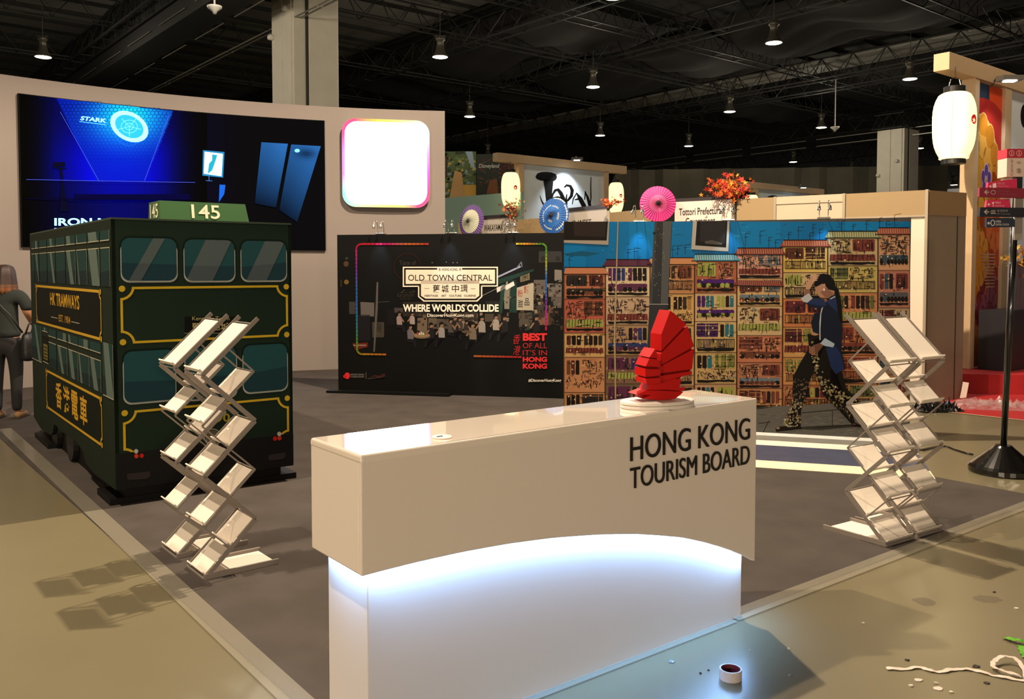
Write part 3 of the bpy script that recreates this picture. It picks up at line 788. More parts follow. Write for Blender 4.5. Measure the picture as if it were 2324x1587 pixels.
for cx, cy, c in ((1024, 811, '#a9a9a4'), (1026, 847, '#b53a1c'), (1066, 844, '#a8241c'), (2102, 680, '#a9a9a4'), (2070, 715, '#a8241c'), (2104, 712, '#b0301c')): A = Art(fb, step=.0006); A.disc(cx, cy, 16, 17, c, k=2); A.build('lamp_disc', TFM, tram, off=.005)
A = Art(fb, step=.0006)
for q in ([(955, 980), (1130, 962), (1128, 1000), (1100, 1018), (965, 1028), (955, 1010)], [(2020, 838), (2150, 820), (2150, 850), (2130, 868), (2030, 880), (2020, 862)]): A = Art(fb, step=.0006); A.poly(q, '#2e2829', k=1); A.build('step_slot', TFM, tram, off=.0055)
# side art: local frame for the side = Empty child rotated -90
sd = empty('side_livery', (-.0075, TL_, 0), -PI/2); sd.parent = tram
def fS(px, py): s_, z = fs_side(px, py); return TL_-s_, z
cs6 = crop(fS, 40, 480, 4.958); cs7 = crop(fS, 60, 780, 4.288)
SPAN = [(155, 200), (205, 250), (258, 340), (348, 435), (443, 547), (557, 665), (677, 795), (807, 935), (948, 1055)]
zA1 = cs6(1000, 212)[1]; zA0 = cs6(1000, 332)[1]; zB1 = cs6(1000, 404)[1]; zB0 = cs6(1000, 845)[1]
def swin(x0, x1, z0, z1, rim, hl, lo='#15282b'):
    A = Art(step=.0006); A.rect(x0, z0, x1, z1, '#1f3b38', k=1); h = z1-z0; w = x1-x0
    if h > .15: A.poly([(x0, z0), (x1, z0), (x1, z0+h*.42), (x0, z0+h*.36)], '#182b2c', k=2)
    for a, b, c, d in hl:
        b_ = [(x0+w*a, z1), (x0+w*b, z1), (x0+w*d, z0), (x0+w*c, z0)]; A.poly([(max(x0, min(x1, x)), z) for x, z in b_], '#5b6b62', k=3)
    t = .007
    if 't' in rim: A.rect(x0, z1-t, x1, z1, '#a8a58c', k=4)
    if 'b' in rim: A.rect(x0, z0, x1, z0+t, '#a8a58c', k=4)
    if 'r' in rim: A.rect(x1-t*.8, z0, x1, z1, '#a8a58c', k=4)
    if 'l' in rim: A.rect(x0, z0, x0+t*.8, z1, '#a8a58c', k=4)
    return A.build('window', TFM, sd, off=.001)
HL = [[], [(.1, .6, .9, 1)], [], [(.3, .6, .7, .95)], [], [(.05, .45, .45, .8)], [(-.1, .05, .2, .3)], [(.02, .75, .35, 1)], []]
for i, (a, b) in enumerate(SPAN):
    xa = cs6(a, 500)[0]; xb = cs6(b, 500)[0]
    if i == 0: xa = max(xa, .12)
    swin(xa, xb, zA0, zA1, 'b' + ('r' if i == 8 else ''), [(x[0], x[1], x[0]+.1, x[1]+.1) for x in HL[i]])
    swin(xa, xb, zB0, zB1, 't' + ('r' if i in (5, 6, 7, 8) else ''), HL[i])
# lower windows (cs7 crop): clerestory and main
zc1 = fS(*(60+690/4.288, 780-3/4.288))[1]
low = [(235, 308), (320, 415), (425, 520), (525, 628), (632, 742)]
zM1 = cs7(742, 165)[1]; zM0 = cs7(742, 478)[1]; zC0 = cs7(742, 100)[1]; zC1 = zC0+(zA1-zA0)*.95
for i, (a, b) in enumerate(low):
    xa = cs7(a, 300)[0]; xb = cs7(b, 300)[0]
    swin(xa, xb, zM0, zM1, 'tr' if i > 0 else 't', [[], [(0, .3, .4, .65)], [(.02, .4, .3, .65)], [(.0, .1, .15, .35)], [(.05, .4, .35, .75)]][i])
    swin(xa, xb, zC0, zC1, 'b', [[], [(.6, .9, .6, .9)], [(0, .2, .1, .3)], [(.5, .9, .5, .9)], []][i])
xa, xb = cs7(758, 300)[0], cs7(862, 300)[0]; swin(xa, xb, cs7(862, 550)[1], zC1+.02, 'br', [(.1, .6, .35, 1.0)])
xa, xb = cs7(66, 100)[0], cs7(160, 100)[0]; swin(xa, xb, cs7(160, 188)[1], zC1+.0, 'br', [(.3, .5, .7, .95)])
xa, xb = cs7(170, 100)[0], cs7(225, 100)[0]; swin(xa, xb, cs7(225, 200)[1]+.28, zC1, 'b', [(.3, .6, .3, .6)])
A = Art(step=.0006); xm0, zm0 = xa, cs7(225, 200)[1]
A.rect(xa, zm0, xb, zm0+.24, '#0d130e', k=1); A.rect(xa, zm0, xb, zm0+.008, '#a8a58c', k=2); A.rect(xa+(xb-xa)*.15, zm0+.03, xb-(xb-xa)*.12, zm0+.17, '#6f6432', k=2)
for k in range(4): A.rect(xa+(xb-xa)*.2, zm0+.045+.03*k, xb-(xb-xa)*.2, zm0+.055+.03*k, '#22200f', k=3)
A.build('route_board', TFM, sd, off=.001)
def side_panel(pts, cm, fill):
    q = [cm(*p) for p in pts]; xs = sorted(a for a, b in q); zr = [b for a, b in q]
    x0 = (xs[0]+xs[1])/2; x1 = (xs[2]+xs[3])/2; z0 = min(zr[2], 9); 
    return x0, x1
# upper board
x0 = cs6(222, 1000)[0]; x1 = cs6(957, 1100)[0]; z1 = cs6(940, 885)[1]; z0 = cs6(945, 1452)[1]
A = Art(step=.0005); A.rect(x0+.01, z0+.01, x1-.01, z1-.01, '#10140f', k=1); A.build('name_board', TFM, sd, off=.001)
frame(x0, z0, x1, z1, .020, .05, None, sd, col='#c39a2c', off=.002, dots=True, wx=1.0)
A = Art(step=.0005)
a, b = cs6(380, 1000)[0], cs6(708, 1000)[0]; zt_, zb_ = cs6(545, 930)[1], cs6(545, 1080)[1]
A.tbox('HK TRAMWAYS', a, zt_, b, zb_, '#c99a2b', bold=.02, k=3)
a2, b2 = cs6(478, 1200)[0], cs6(606, 1200)[0]; A.tbox('EST. 1904', a2, cs6(540, 1172)[1], b2, cs6(540, 1252)[1], '#b98e2b', bold=.01, k=3)
zz = cs6(430, 1195)[1]; A.rect(cs6(390, 1190)[0], zz-.003, cs6(465, 1190)[0], zz+.003, '#a8a58c', k=3); A.rect(cs6(618, 1230)[0], zz-.003, cs6(710, 1240)[0], zz+.003, '#a8a58c', k=3)
A.build('board_lettering', TFM, sd, off=.001)
x0 = cs7(205, 400)[0]; x1 = cs7(750, 700)[0]; z1 = cs7(738, 522)[1]; z0 = cs7(745, 1000)[1]
A = Art(step=.0005); A.rect(x0+.01, z0+.01, x1-.01, z1-.01, '#131a12', k=1); A.build('name_board', TFM, sd, off=.001)
frame(x0, z0, x1, z1, .020, .05, None, sd, col='#c39a2c', off=.002)
A = Art(step=.0005); zt_, zb_ = cs7(570, 510)[1], cs7(570, 790)[1]
for ch, (a, b) in zip('香港電車', ((300, 358), (372, 435), (450, 515), (533, 603))):
    A = Art(step=.0005); A.tbox(ch, cs7(a, 600)[0], zt_, cs7(b, 600)[0], zb_, '#c99a2b', bold=.02, k=3, res=2); A.build('board_character', TFM, sd, off=.001)
# roof number box
nbx = empty('number_box', (0, 0, TZ+.012), 0); nbx.parent = tram
def onf(px, y, off=0.10):  # x on plane parallel to the front, offset depth
    P = TB+tv*off; return plane_map(P, TA)(px, y)
xa = onf(365, 495)[0]; xb = onf(565.6, 502)[0]; zt_ = onf(364, 457)[1]-TZ; xbt = onf(560, 466)[0]
h = .135
V = [(xa, .1, 0), (xb, .1, 0), (xb, .42, 0), (xa, .42, 0), (xa+.0, .125, h), (xb-.02, .125, h), (xb-.02, .395, h), (xa+.0, .395, h)]
NB = link_mesh('box', V, [(0, 3, 2, 1), (4, 5, 6, 7), (0, 1, 5, 4), (1, 2, 6, 5), (2, 3, 7, 6), (3, 0, 4, 7)], mat('number_green', '#335c30', .5), nbx)
A = Art(step=.0005); s_ = (.125-.1)/h
vs_, fs_ = text_geo('145', .012, 6)
w = xb-xa; tx0, tx1 = xa+w*.34, xa+w*.66
V = [(tx0+(tx1-tx0)*u, .1+s_*(.018+.1*v)-.003, .018+.1*v) for u, v in vs_]
link_mesh('number', V, fs_, mat('number_cream', '#e8dfc0', .5), nbx)
V = [(xa-.003, .36-.2*u, .018+.1*v) for u, v in vs_]
link_mesh('number', V, fs_, MATS['number_cream'], nbx)
# ============================================================ BROCHURE RACKS
m_al = mat('rack_aluminium', '#857c73', .55, metal=0, spec=.3); m_tray = mat('rack_tray_white', '#e4dacc', .5)
def rack(origin, ang_b, W_, D_, w_, h_, label):
    """local x = base direction (front joint -> back), y = across"""
    R = empty('brochure_rack', origin, ang_b, label, 'rack', 'folding zigzag brochure racks')
    z0 = .012; yl, yr = 0, -W_    # s=0 at y=0, s=1 at y=-W
    Zk = [z0+h_*k for k in range(6)]
    def Fp(k, y): return Vector((0.0, y, Zk[k]))
    def Bp(k, y): return Vector((w_, y, Zk[k]))
    m1 = .014
    # base
    g = MB()
    for y in (yl, yr): g.box(-.005, D_, y-.006, y+.006, 0, .034)
    g.bar((0, yl, .012), (0, yr, .012), .02, .012); g.build('base_frame', m_al, R, bevel=.002)
    MB().add([(.02, yl-.006, .012), (D_-.012, yl-.006, .012), (D_-.012, yr+.006, .012), (.02, yr+.006, .012), (.02, yl-.006, .016), (D_-.012, yl-.006, .016), (D_-.012, yr+.006, .016), (.02, yr+.006, .016)],
        [(3, 2, 1, 0), (4, 5, 6, 7)][::1]+[(0, 1, 5, 4), (1, 2, 6, 5), (2, 3, 7, 6), (3, 0, 4, 7)]).build('base_tray', m_tray, R)
    thick = {0: 1, 1: 0, 2: 1, 3: 0, 4: 1}
    for k in range(5):    # rising links F_k -> B_k+1
        a, b = Fp(k, 0), Bp(k+1, 0); d = (b-a).normalized(); nrm = Vector((-d.z, 0, d.x))
        tw = .024 if thick[k] else .011
        ex = .03 if k == 4 else 0
        g = MB(); ins = 0 if thick[k] else .012
        for y in (yl-ins, yr+ins):
            yy = Vector((0, y, 0)); g.bar(a+yy, b+yy+d*ex, .005 if thick[k] else .007, tw, up=nrm)
        g.bar(b+Vector((0, yl-ins, 0))-d*.01, b+Vector((0, yr+ins, 0))-d*.01, .006, .006, up=(0, 0, 1))
        g.build('link_frame', m_al, R, bevel=.0015)
        L = (b-a).length
        def tray(t0, t1):
            T = MB(); i_ = .020
            p0 = a+d*L*t0+nrm*.006; p1 = a+d*L*t1+nrm*.006
            y0, y1 = yl-i_, yr+i_
            T.add([p0+Vector((0, y0, 0)), p1+Vector((0, y0, 0)), p1+Vector((0, y1, 0)), p0+Vector((0, y1, 0)),
                   p0+Vector((0, y0, 0))+nrm*.003, p1+Vector((0, y0, 0))+nrm*.003, p1+Vector((0, y1, 0))+nrm*.003, p0+Vector((0, y1, 0))+nrm*.003],
                  [(0, 1, 2, 3), (7, 6, 5, 4), (0, 4, 5, 1), (1, 5, 6, 2), (2, 6, 7, 3), (3, 7, 4, 0)])
            tr = T.build('tray', m_tray, R)
            g2 = MB(); q = p0+nrm*.012; g2.bar(q+Vector((0, y0+.012, 0)), q+Vector((0, y1-.012, 0)), .007, .026, up=nrm)
            g2.build('lip', m_tray, tr)
        if k == 4: tray(.04, .93)
        else: tray(.04, .47); tray(.53, .97)
    for k in range(-1, 5):   # falling links F_k+1 -> B_k
        full = True
        if k == 4: a = (Fp(4, 0)+Bp(5, 0))/2; b = Bp(4, 0)
        elif k == -1: continue
        elif k == 0: a = Fp(1, 0); b = (Fp(0, 0)+Bp(1, 0))/2
        else: a = Fp(k+1, 0); b = Bp(k, 0)
        d = (b-a).normalized(); nrm = Vector((d.z, 0, -d.x)) if d.x > 0 else Vector((-d.z, 0, d.x))
        tk = k in (1, 3); g = MB(); ins = 0 if tk else .008
        for y in (yl-ins, yr+ins): yy = Vector((0, y, 0)); g.bar(a+yy, b+yy, .005 if tk else .007, .024 if tk else .008, up=nrm)
        e = b if k else a
        g.bar(e+Vector((0, yl-ins, 0)), e+Vector((0, yr+ins, 0)), .006, .006)
        if tk: g.bar(a+Vector((0, yl, 0)), a+Vector((0, yr, 0)), .006, .006)
        g.build('cross_frame', m_al, R, bevel=.0015)
    return R
oL = Vector((-1.735, 4.640, 0)); bL = .679; nL = Vector((math.sin(bL), -math.cos(bL), 0))
rack(oL, bL, .25, .40, .278, .262, 'white zigzag brochure rack at left, nearer the camera')
rack(oL-nL*.425, bL, .25, .40, .278, .262, 'white zigzag brochure rack at left, nearer the green tram')
oR = Vector((2.150, 4.985, 0)); bR = 2.158; nR = Vector((math.sin(bR), -math.cos(bR), 0))
def rack_pos(o_, b_, W_): return o_
rack(oR, bR, .265, .42, .268, .260, 'white zigzag brochure rack at right, left one of the pair')
rack(oR+nR*.315, bR, .25, .42, .268, .260, 'white zigzag brochure rack at right, right one nearer the signpost')
# ============================================================ BLACK FOOD PANEL (old town)
def panel_base(P0, P1): return Vector((P0[0], P0[1], 0)), math.atan2(P1[1]-P0[1], P1[0]-P0[0]), math.hypot(P1[0]-P0[0], P1[1]-P0[1])
oP, oAng, oW = panel_base((-2.27, 11.41), (.75, 10.75)); oH = 2.05
ot = empty('night_market_panel', oP, oAng, 'black backdrop panel printed with night food stalls and cream title plate', 'panel')
MB().box(0, oW, 0, .12, 0, oH).build('board', m_black, ot)
fo_ = plane_map(oP, oAng); c6 = crop(fo_, 740, 480, 3.607)
A = Art(c6, step=.0005)
def G(seed): random.seed(seed)
G(3)
# stalls background
A.layer = 1
def patch(x0, y0, x1, y1, col, n=1, k=None): A.poly([(x0+random.uniform(-4, 4), y0+random.uniform(-4, 4)), (x1, y0+random.uniform(-4, 4)), (x1+random.uniform(-4, 4), y1), (x0, y1+random.uniform(-4, 4))], col, k)
for q in ((190, 740, 260, 840, '#3b3836'), (285, 745, 395, 860, '#5f5854'), (240, 845, 360, 1060, '#17161a'), (380, 905, 475, 1030, '#3f3a33'), (410, 915, 455, 1010, '#6b6350'), (500, 800, 560, 930, '#120f10'), (630, 740, 830, 860, '#2b2522'), (745, 870, 830, 1000, '#6a5b4a'), (835, 870, 905, 960, '#5e5246'), (905, 880, 1010, 960, '#4d443b'), (1010, 820, 1240, 900, '#3a332c'), (1080, 880, 1130, 960, '#7a6c5a'), (1210, 830, 1240, 920, '#6f6250'), (1310, 730, 1440, 830, '#1a1c1c'), (1300, 840, 1430, 900, '#463d33'), (1460, 620, 1510, 800, '#7c776b'), (1500, 560, 1560, 830, '#123029'), (1580, 830, 1690, 950, '#4c443a'), (1700, 760, 1780, 870, '#3c3a38'), (1720, 830, 1860, 930, '#71523f'), (1700, 560, 1800, 680, '#5d5550'), (1820, 590, 1930, 700, '#66605c'), (1840, 700, 1930, 790, '#57504b'), (1870, 480, 1930, 570, '#77716a'), (1820, 780, 1860, 930, '#5c3f30'), (1740, 330, 1930, 415, '#2a2b2c'), (1340, 560, 1400, 610, '#0f2421'), (560, 790, 640, 830, '#423a3a')): patch(*q)
A.layer = 2
for i in range(260):
    x = random.choice([random.uniform(740, 1300), random.uniform(1430, 1930), random.uniform(1580, 1900)]); y = random.uniform(750, 990) if x < 1430 else random.uniform(560, 960)
    w_, h_ = random.uniform(6, 30), random.uniform(5, 34); c = random.choice(['#1b1815', '#0c0b0b', '#5f5345', '#73675a', '#3a3029', '#8a7a66', '#2a3531', '#4a3326', '#141212'])
    A.poly([(x, y), (x+w_, y+random.uniform(-4, 4)), (x+w_+random.uniform(-5, 5), y+h_), (x+random.uniform(-4, 4), y+h_)], c, k=2+i % 3)
A.layer = 6
A.poly([(415, 580), (428, 580), (424, 800), (400, 1150), (388, 1150)], '#55524c'); A.line([(420, 745), (520, 738)], 4, '#47443f')
A.poly([(1390, 560), (1700, 470), (1700, 490), (1520, 560), (1410, 600)], '#14322c'); A.poly([(1430, 600), (1470, 590), (1440, 840), (1420, 830)], '#173a31')
A.line([(1280, 690), (1400, 630)], 4, '#8d8c87'); A.poly([(1395, 625), (1460, 600), (1480, 625), (1400, 665)], '#c3bfb8'); A.poly([(1465, 610), (1535, 572), (1545, 605), (1475, 645)], '#c9c5bd')
A.line([(1400, 540), (1590, 452)], 14, '#8f93a8'); A.line([(1560, 465), (1600, 415)], 10, '#5d5f66'); A.line([(1600, 415), (1605, 455)], 6, '#74757a')
A.poly([(1590, 520), (1665, 480), (1668, 560), (1590, 580)], '#6d654a'); A.text('米', [(1600, 520), (1660, 500), (1660, 555), (1600, 570)], '#1a1815', k=7, res=2)
A.poly([(1562, 625), (1700, 585), (1698, 810), (1560, 808)], '#a9a08c'); A.layer = 7
for ch, x, y, c in (('粉', 1570, 640, '#9a3a2a'), ('麵', 1620, 610, '#9a3a2a'), ('甜', 1572, 725, '#2a2622'), ('品', 1625, 710, '#2a2622')): A.tbox(ch, x, y, x+40, y+62, c, bold=.01, res=2)
for ch, x in (('品', 1760), ('品', 1880)): A.tbox(ch, x, 368, x+34, 402, '#0c0c0c', res=2)
A.layer = 6
for (x, y) in ((1040, 420), (985, 415), (870, 420), (1075, 420)): A.disc(x, y, 4, 4, '#8a877c', n=8)
A.disc(165, 430, 22, 24, '#4a3826', n=12); A.disc(170, 385, 14, 12, '#2b3230', n=10); A.disc(168, 578, 20, 20, '#6a5426', n=12); A.rect(118, 558, 130, 620, '#332818')
A.ring(668, 455, 112, 112, 4, '#3f1214', k=6)
A.tbox('Taste of', 600, 402, 735, 440, '#33302e', bold=.02)
for q, t in (((610, 640, 730, 668), 'La'), ((585, 665, 720, 700), 'Grande'), ((610, 700, 700, 722), 'Carte')): A.tbox(t, *q, '#35302a', shear=.3)
A.poly([(215, 1080), (340, 1072), (345, 1110), (240, 1135)], '#5f1d17')
for k in range(6): A.rect(225+18*k, 1090, 238+18*k, 1102, '#8d7c66', k=7)
# people sitting (plain shapes)
def sitter(x, y, s, shirt, face=1, lean=0, skin='#8b6a52', legs='#15141a'):
    d = face
    A.poly([(x-20*s, y+70*s), (x-24*s, y+10*s), (x-12*s, y-6*s), (x+12*s, y-6*s), (x+24*s, y+12*s), (x+26*s, y+72*s)], shirt, k=9)
    A.poly([(x+10*s*d, y+10*s), (x+20*s*d, y+8*s), (x+44*s*d, y+44*s), (x+36*s*d, y+52*s)], skin, k=10)
    A.poly([(x-22*s, y+66*s), (x+28*s, y+66*s), (x+46*s*d, y+92*s), (x+52*s*d, y+140*s), (x+34*s*d, y+142*s), (x+20*s*d, y+100*s), (x-24*s, y+96*s)], legs, k=8)
    A.disc(x+lean, y-24*s, 15*s, 18*s, skin, k=10, n=12); A.poly([(x-16*s+lean, y-20*s), (x-14*s+lean, y-42*s), (x+4*s+lean, y-48*s), (x+17*s+lean, y-38*s), (x+14*s+lean, y-28*s), (x-6*s+lean, y-26*s), (x-10*s+lean, y-10*s)], '#0f0d0e', k=11)
for args in ((600, 860, .95, '#8d7d7a', 1), (705, 860, .9, '#9a8d88', -1), (690, 970, 1.05, '#655f66', 1), (860, 960, 1.1, '#1b1a1d', -1), (945, 955, 1.1, '#8f8a86', -1), (1055, 900, 1.1, '#242222', 1), (1095, 905, 1.0, '#3c3632', -1), (1020, 920, 1.0, '#4b4440', 1), (1200, 960, 1.25, '#6d6353', -1), (1275, 905, 1.2, '#8f8881', -1), (1390, 890, 1.15, '#99928b', -1), (1150, 930, .9, '#2f2a27', 1), (1720, 900, 1.2, '#141114', -1), (1460, 900, 1.2, '#191617', -1)): sitter(*args)
A.disc(785, 1020, 70, 22, '#6e5b45', k=12); A.disc(785, 1012, 66, 18, '#8b7458', k=13)
for k in range(6): A.rect(745+16*k, 985+(k % 2)*8, 755+16*k, 1010, random.choice(['#b8b09c', '#44602f', '#8a3426']), k=14)
A.disc(1150, 985, 40, 12, '#57493a', k=12)
# title plate
A.layer = 16
def plate(e, col, k):
    A.poly([(630-e*0+e, 453+e), (1408-e, 453+e), (1408-e, 615-e), (630+e, 618-e)], col, k)
    A.poly([(755+e, 560), (1280-e, 560), (1280-e, 700-e*.4), (1240-e*.7, 738-e), (800+e*.7, 738-e), (755+e, 700-e*.4)], col, k)
plate(0, '#e3d6c2', 16); plate(10, '#15110f', 17); plate(24, '#ddd0bb', 18)
A.rect(912, 455, 1115, 490, '#ddd0bb', k=19)
A.layer = 20
A.tbox('HONG KONG', 950, 463, 1078, 486, '#2a2420', bold=.02); A.tbox('香', 922, 463, 942, 486, '#2a2420', res=2); A.tbox('港', 1086, 463, 1108, 486, '#2a2420', res=2)
A.tbox('OLD TOWN CENTRAL', 674, 518, 1362, 568, '#241d19', bold=.004)
for ch, x in (('舊', 876), ('城', 948), ('中', 1032), ('環', 1104)): A.tbox(ch, x, 600, x+58, 664, '#241d19', bold=.006, res=2)
A.line([(808, 631), (846, 631)], 3, '#6b5f52'); A.line([(1188, 633), (1224, 633)], 3, '#6b5f52')
for t, a, b in (('HERITAGE', 808, 918), ('ART', 945, 986), ('CULTURE', 1010, 1110), ('CUISINE', 1132, 1228)): A.tbox(t, a, 682, b, 698, '#2a2420', bold=.02)
A.tbox('WHERE WORLDS COLLIDE', 632, 760, 1414, 822, '#e9dfcd', bold=.035)
A.tbox('DiscoverHongKong.com', 830, 836, 1208, 872, '#d8cdbb', bold=.02)
A.tbox('BEST', 1612, 996, 1810, 1060, '#c42a2c', bold=.05); A.tbox('OF ALL', 1612, 1076, 1810, 1120, '#b2282b')
A.tbox("IT'S IN", 1612, 1134, 1810, 1178, '#b2282b'); A.tbox('HONG', 1612, 1190, 1810, 1232, '#c42a2c', bold=.045); A.tbox('KONG', 1612, 1244, 1810, 1288, '#c42a2c', bold=.045)
A.tbox('香', 1532, 1008, 1594, 1086, '#b02327', res=2, shear=.3); A.tbox('港', 1532, 1098, 1594, 1174, '#b02327', res=2, shear=.3)
A.tbox('#DiscoverHongKong', 1658, 1370, 1926, 1402, '#cfc8ba', bold=.02)
A.disc(176, 1345, 22, 28, '#c4262a', n=12); A.disc(155, 1350, 12, 14, '#c4262a', n=8)
A.tbox('HONG KONG', 202, 1328, 313, 1342, '#8d8478'); A.tbox('TOURISM BOARD', 202, 1347, 313, 1360, '#8d8478'); A.line([(329, 1318), (329, 1370)], 2.5, '#8d8478')
A.poly([(350, 1365), (400, 1338), (440, 1345), (480, 1322), (490, 1350), (440, 1366), (400, 1352)], '#3c1a19'); A.line([(345, 1370), (480, 1352)], 2.5, '#6a625a')
# rainbow line
RB = ['#d3213c', '#d8207c', '#e26a2c', '#cf8b2d', '#d8b62e', '#4f9a34', '#2f6fc0', '#7a3aa6', '#c23a9c']
def grad(pts, cols, w=15):
    n = len(pts)-1
    for i in range(n):
        t = i/max(n-1, 1)*(len(cols)-1); k = min(int(t), len(cols)-2); c = mix(srgb(cols[k]), srgb(cols[k+1]), t-k); A.line([pts[i], pts[i+1]], w, tuple(v*.6 for v in c))
def seg(a, b, n): return [(a[0]+(b[0]-a[0])*i/n, a[1]+(b[1]-a[1])*i/n) for i in range(n+1)]
def cor(cx, cy, r, a0, a1): return [(cx+r*math.cos(a0+(a1-a0)*i/6), cy+r*math.sin(a0+(a1-a0)*i/6)) for i in range(7)]
grad(seg((838, 267), (300, 267), 16)+cor(292, 310, 42, -PI/2, -PI)[1:]+seg((250, 312), (256, 1120), 26)[1:]+cor(298, 1126, 42, PI, PI/2)[1:]+seg((300, 1168), (490, 1171), 6)[1:],
     ['#c0402c', '#d6742c', '#d8207c', '#d3213c', '#d3213c', '#b7266c', '#7a3aa6', '#2f6fc0', '#2f6fc0', '#2f86a0', '#4f9a34', '#a8b42e', '#c98a2d', '#cf7b2d'])
grad(seg((1560, 265), (1765, 266), 8)+cor(1762, 306, 42, -PI/2, 0)[1:]+seg((1804, 310), (1802, 970), 22)[1:], ['#e0c22e', '#e28a2c', '#4f9a34', '#7ab534', '#4f9a34', '#b4b82e', '#2f6fc0', '#2f6fc0', '#7a3aa6', '#c23a9c', '#c42a4c'])
grad(seg((1214, 1184), (1598, 1192), 12), ['#d06a2c', '#c84f3a', '#c42a2c'])
A.c = [tuple(v*.8 for v in c) if c[0] < .45 else c for c in A.c]
A.build('printed_face', PR, ot, off=.0008)
MB().box(-.1, oW*.5, -.16, -.02, 0, .035).build('base_plate', m_black, ot)
# ============================================================ MURAL PANEL
mP, mAng, mW = panel_base((.541, 9.13), (3.685, 8.121)); mH = 2.08
mu = empty('street_mural_panel', mP, mAng, 'large backdrop panel printed with colourful tenement houses and walking woman', 'panel')
MB().box(0, mW, 0, .10, 0, mH).build('board', mat('panel_edge_dark', '#2a2522', .5), mu)
fm_ = plane_map(mP, mAng)
A = Art(fm_, step=.0004)
G(11)
A.layer = 0
# sky
for i in range(16):
    x0 = 1280+i*49.1; t = .5+.5*math.sin(i*1.3)
    A.poly([(x0, 503.5), (x0+49.2, 503.2), (x0+49.2, 640), (x0, 640)], mix(srgb('#0a6ea6'), srgb('#085e94'), t))
A.poly([(1280, 640), (2065, 640), (2065, 1003), (1280, 962)], '#8a5b33')
A.layer = 1
for i in range(90):
    x = random.uniform(1285, 2060); y = random.uniform(508, 590); A.line([(x, y), (x+random.uniform(3, 12), y+random.uniform(-2, 2))], 1.2, random.choice(['#12506f', '#2a90c0', '#0f4560']))
BK = '#15100f'; STC = '#181214'
for (x, y) in ((1292, 600), (1425, 585), (1440, 583), (1526, 578), (1538, 574), (1555, 572), (1692, 552), (1725, 548), (1745, 556), (1790, 540), (1812, 536), (1845, 530), (1838, 545), (1910, 516), (1936, 520), (1966, 518), (1996, 515), (2012, 518), (2030, 512), (1860, 540), (1760, 560)):
    h_ = random.uniform(10, 26); A.line([(x, y+6), (x, y-h_)], 1.1, STC); A.line([(x, y-h_), (x+random.uniform(6, 16), y-h_-random.uniform(-1, 3))], 1.0, STC); A.line([(x-3, y-h_*.6), (x+6, y-h_*.6)], .9, STC)
A.poly([(1280, 576), (1320, 570), (1362, 575), (1330, 582), (1285, 580)], '#0f4a68')
# generic tenement columns : x0,x1,roofTop,roofCol,[floor colours],[detail colours]
cols = [
 (1280, 1374, 607, '#c4734a', ['#b3603f', '#b94f3c', '#c89b58', '#bd7a4a', '#b8763f']),
 (1374, 1475, 589, '#5a2440', ['#cbb58a', '#b99a78', '#a8825a', '#7a5a44', '#6a5540']),
 (1475, 1576, 585, '#c8814c', ['#b97a45', '#c79c50', '#bf9a58', '#c09a5e', '#a97a48']),
 (1576, 1672, 577, '#2f88a0', ['#a8532c', '#c4a26e', '#c8a860', '#bd9a5a', '#b98a68']),
 (1672, 1776, 563, '#8a2e2c', ['#c98a72', '#cba25e', '#c3a772', '#c06a44', '#b06a48', '#b87c42']),
 (1776, 1878, 545, '#9a3c2c', ['#d0ac3c', '#c2a06a', '#c8702e', '#c08a40', '#c47e3a', '#a85e34']),
 (1878, 1992, 525, '#6f8a5a', ['#b6a070', '#b5a54a', '#c07440', '#b9622e', '#b5622f', '#a3703c']),
 (1992, 2065, 517, '#9a3c34', ['#c08a62', '#b06a58', '#a9906a', '#8a6f55', '#a2743f'])]
DK = ['#1a1412', '#221512', '#120f12', '#2a1712', '#1b1620']
AC = {0: ['#5a2620', '#2c2a26', '#6d3b20'], 1: ['#3a1f5a', '#26305a', '#5a1f4a'], 2: ['#7a3a1c', '#a5762c', '#3a2a1a'], 3: ['#40185a', '#25606a', '#8f9a2c'], 4: ['#7a3226', '#5b6a72', '#6a3424'], 5: ['#8f9a34', '#6a1c2c', '#5a2a1c'], 6: ['#7a2c24', '#56642c', '#3a2c22'], 7: ['#4a4e58', '#7a2c26', '#30404a']}
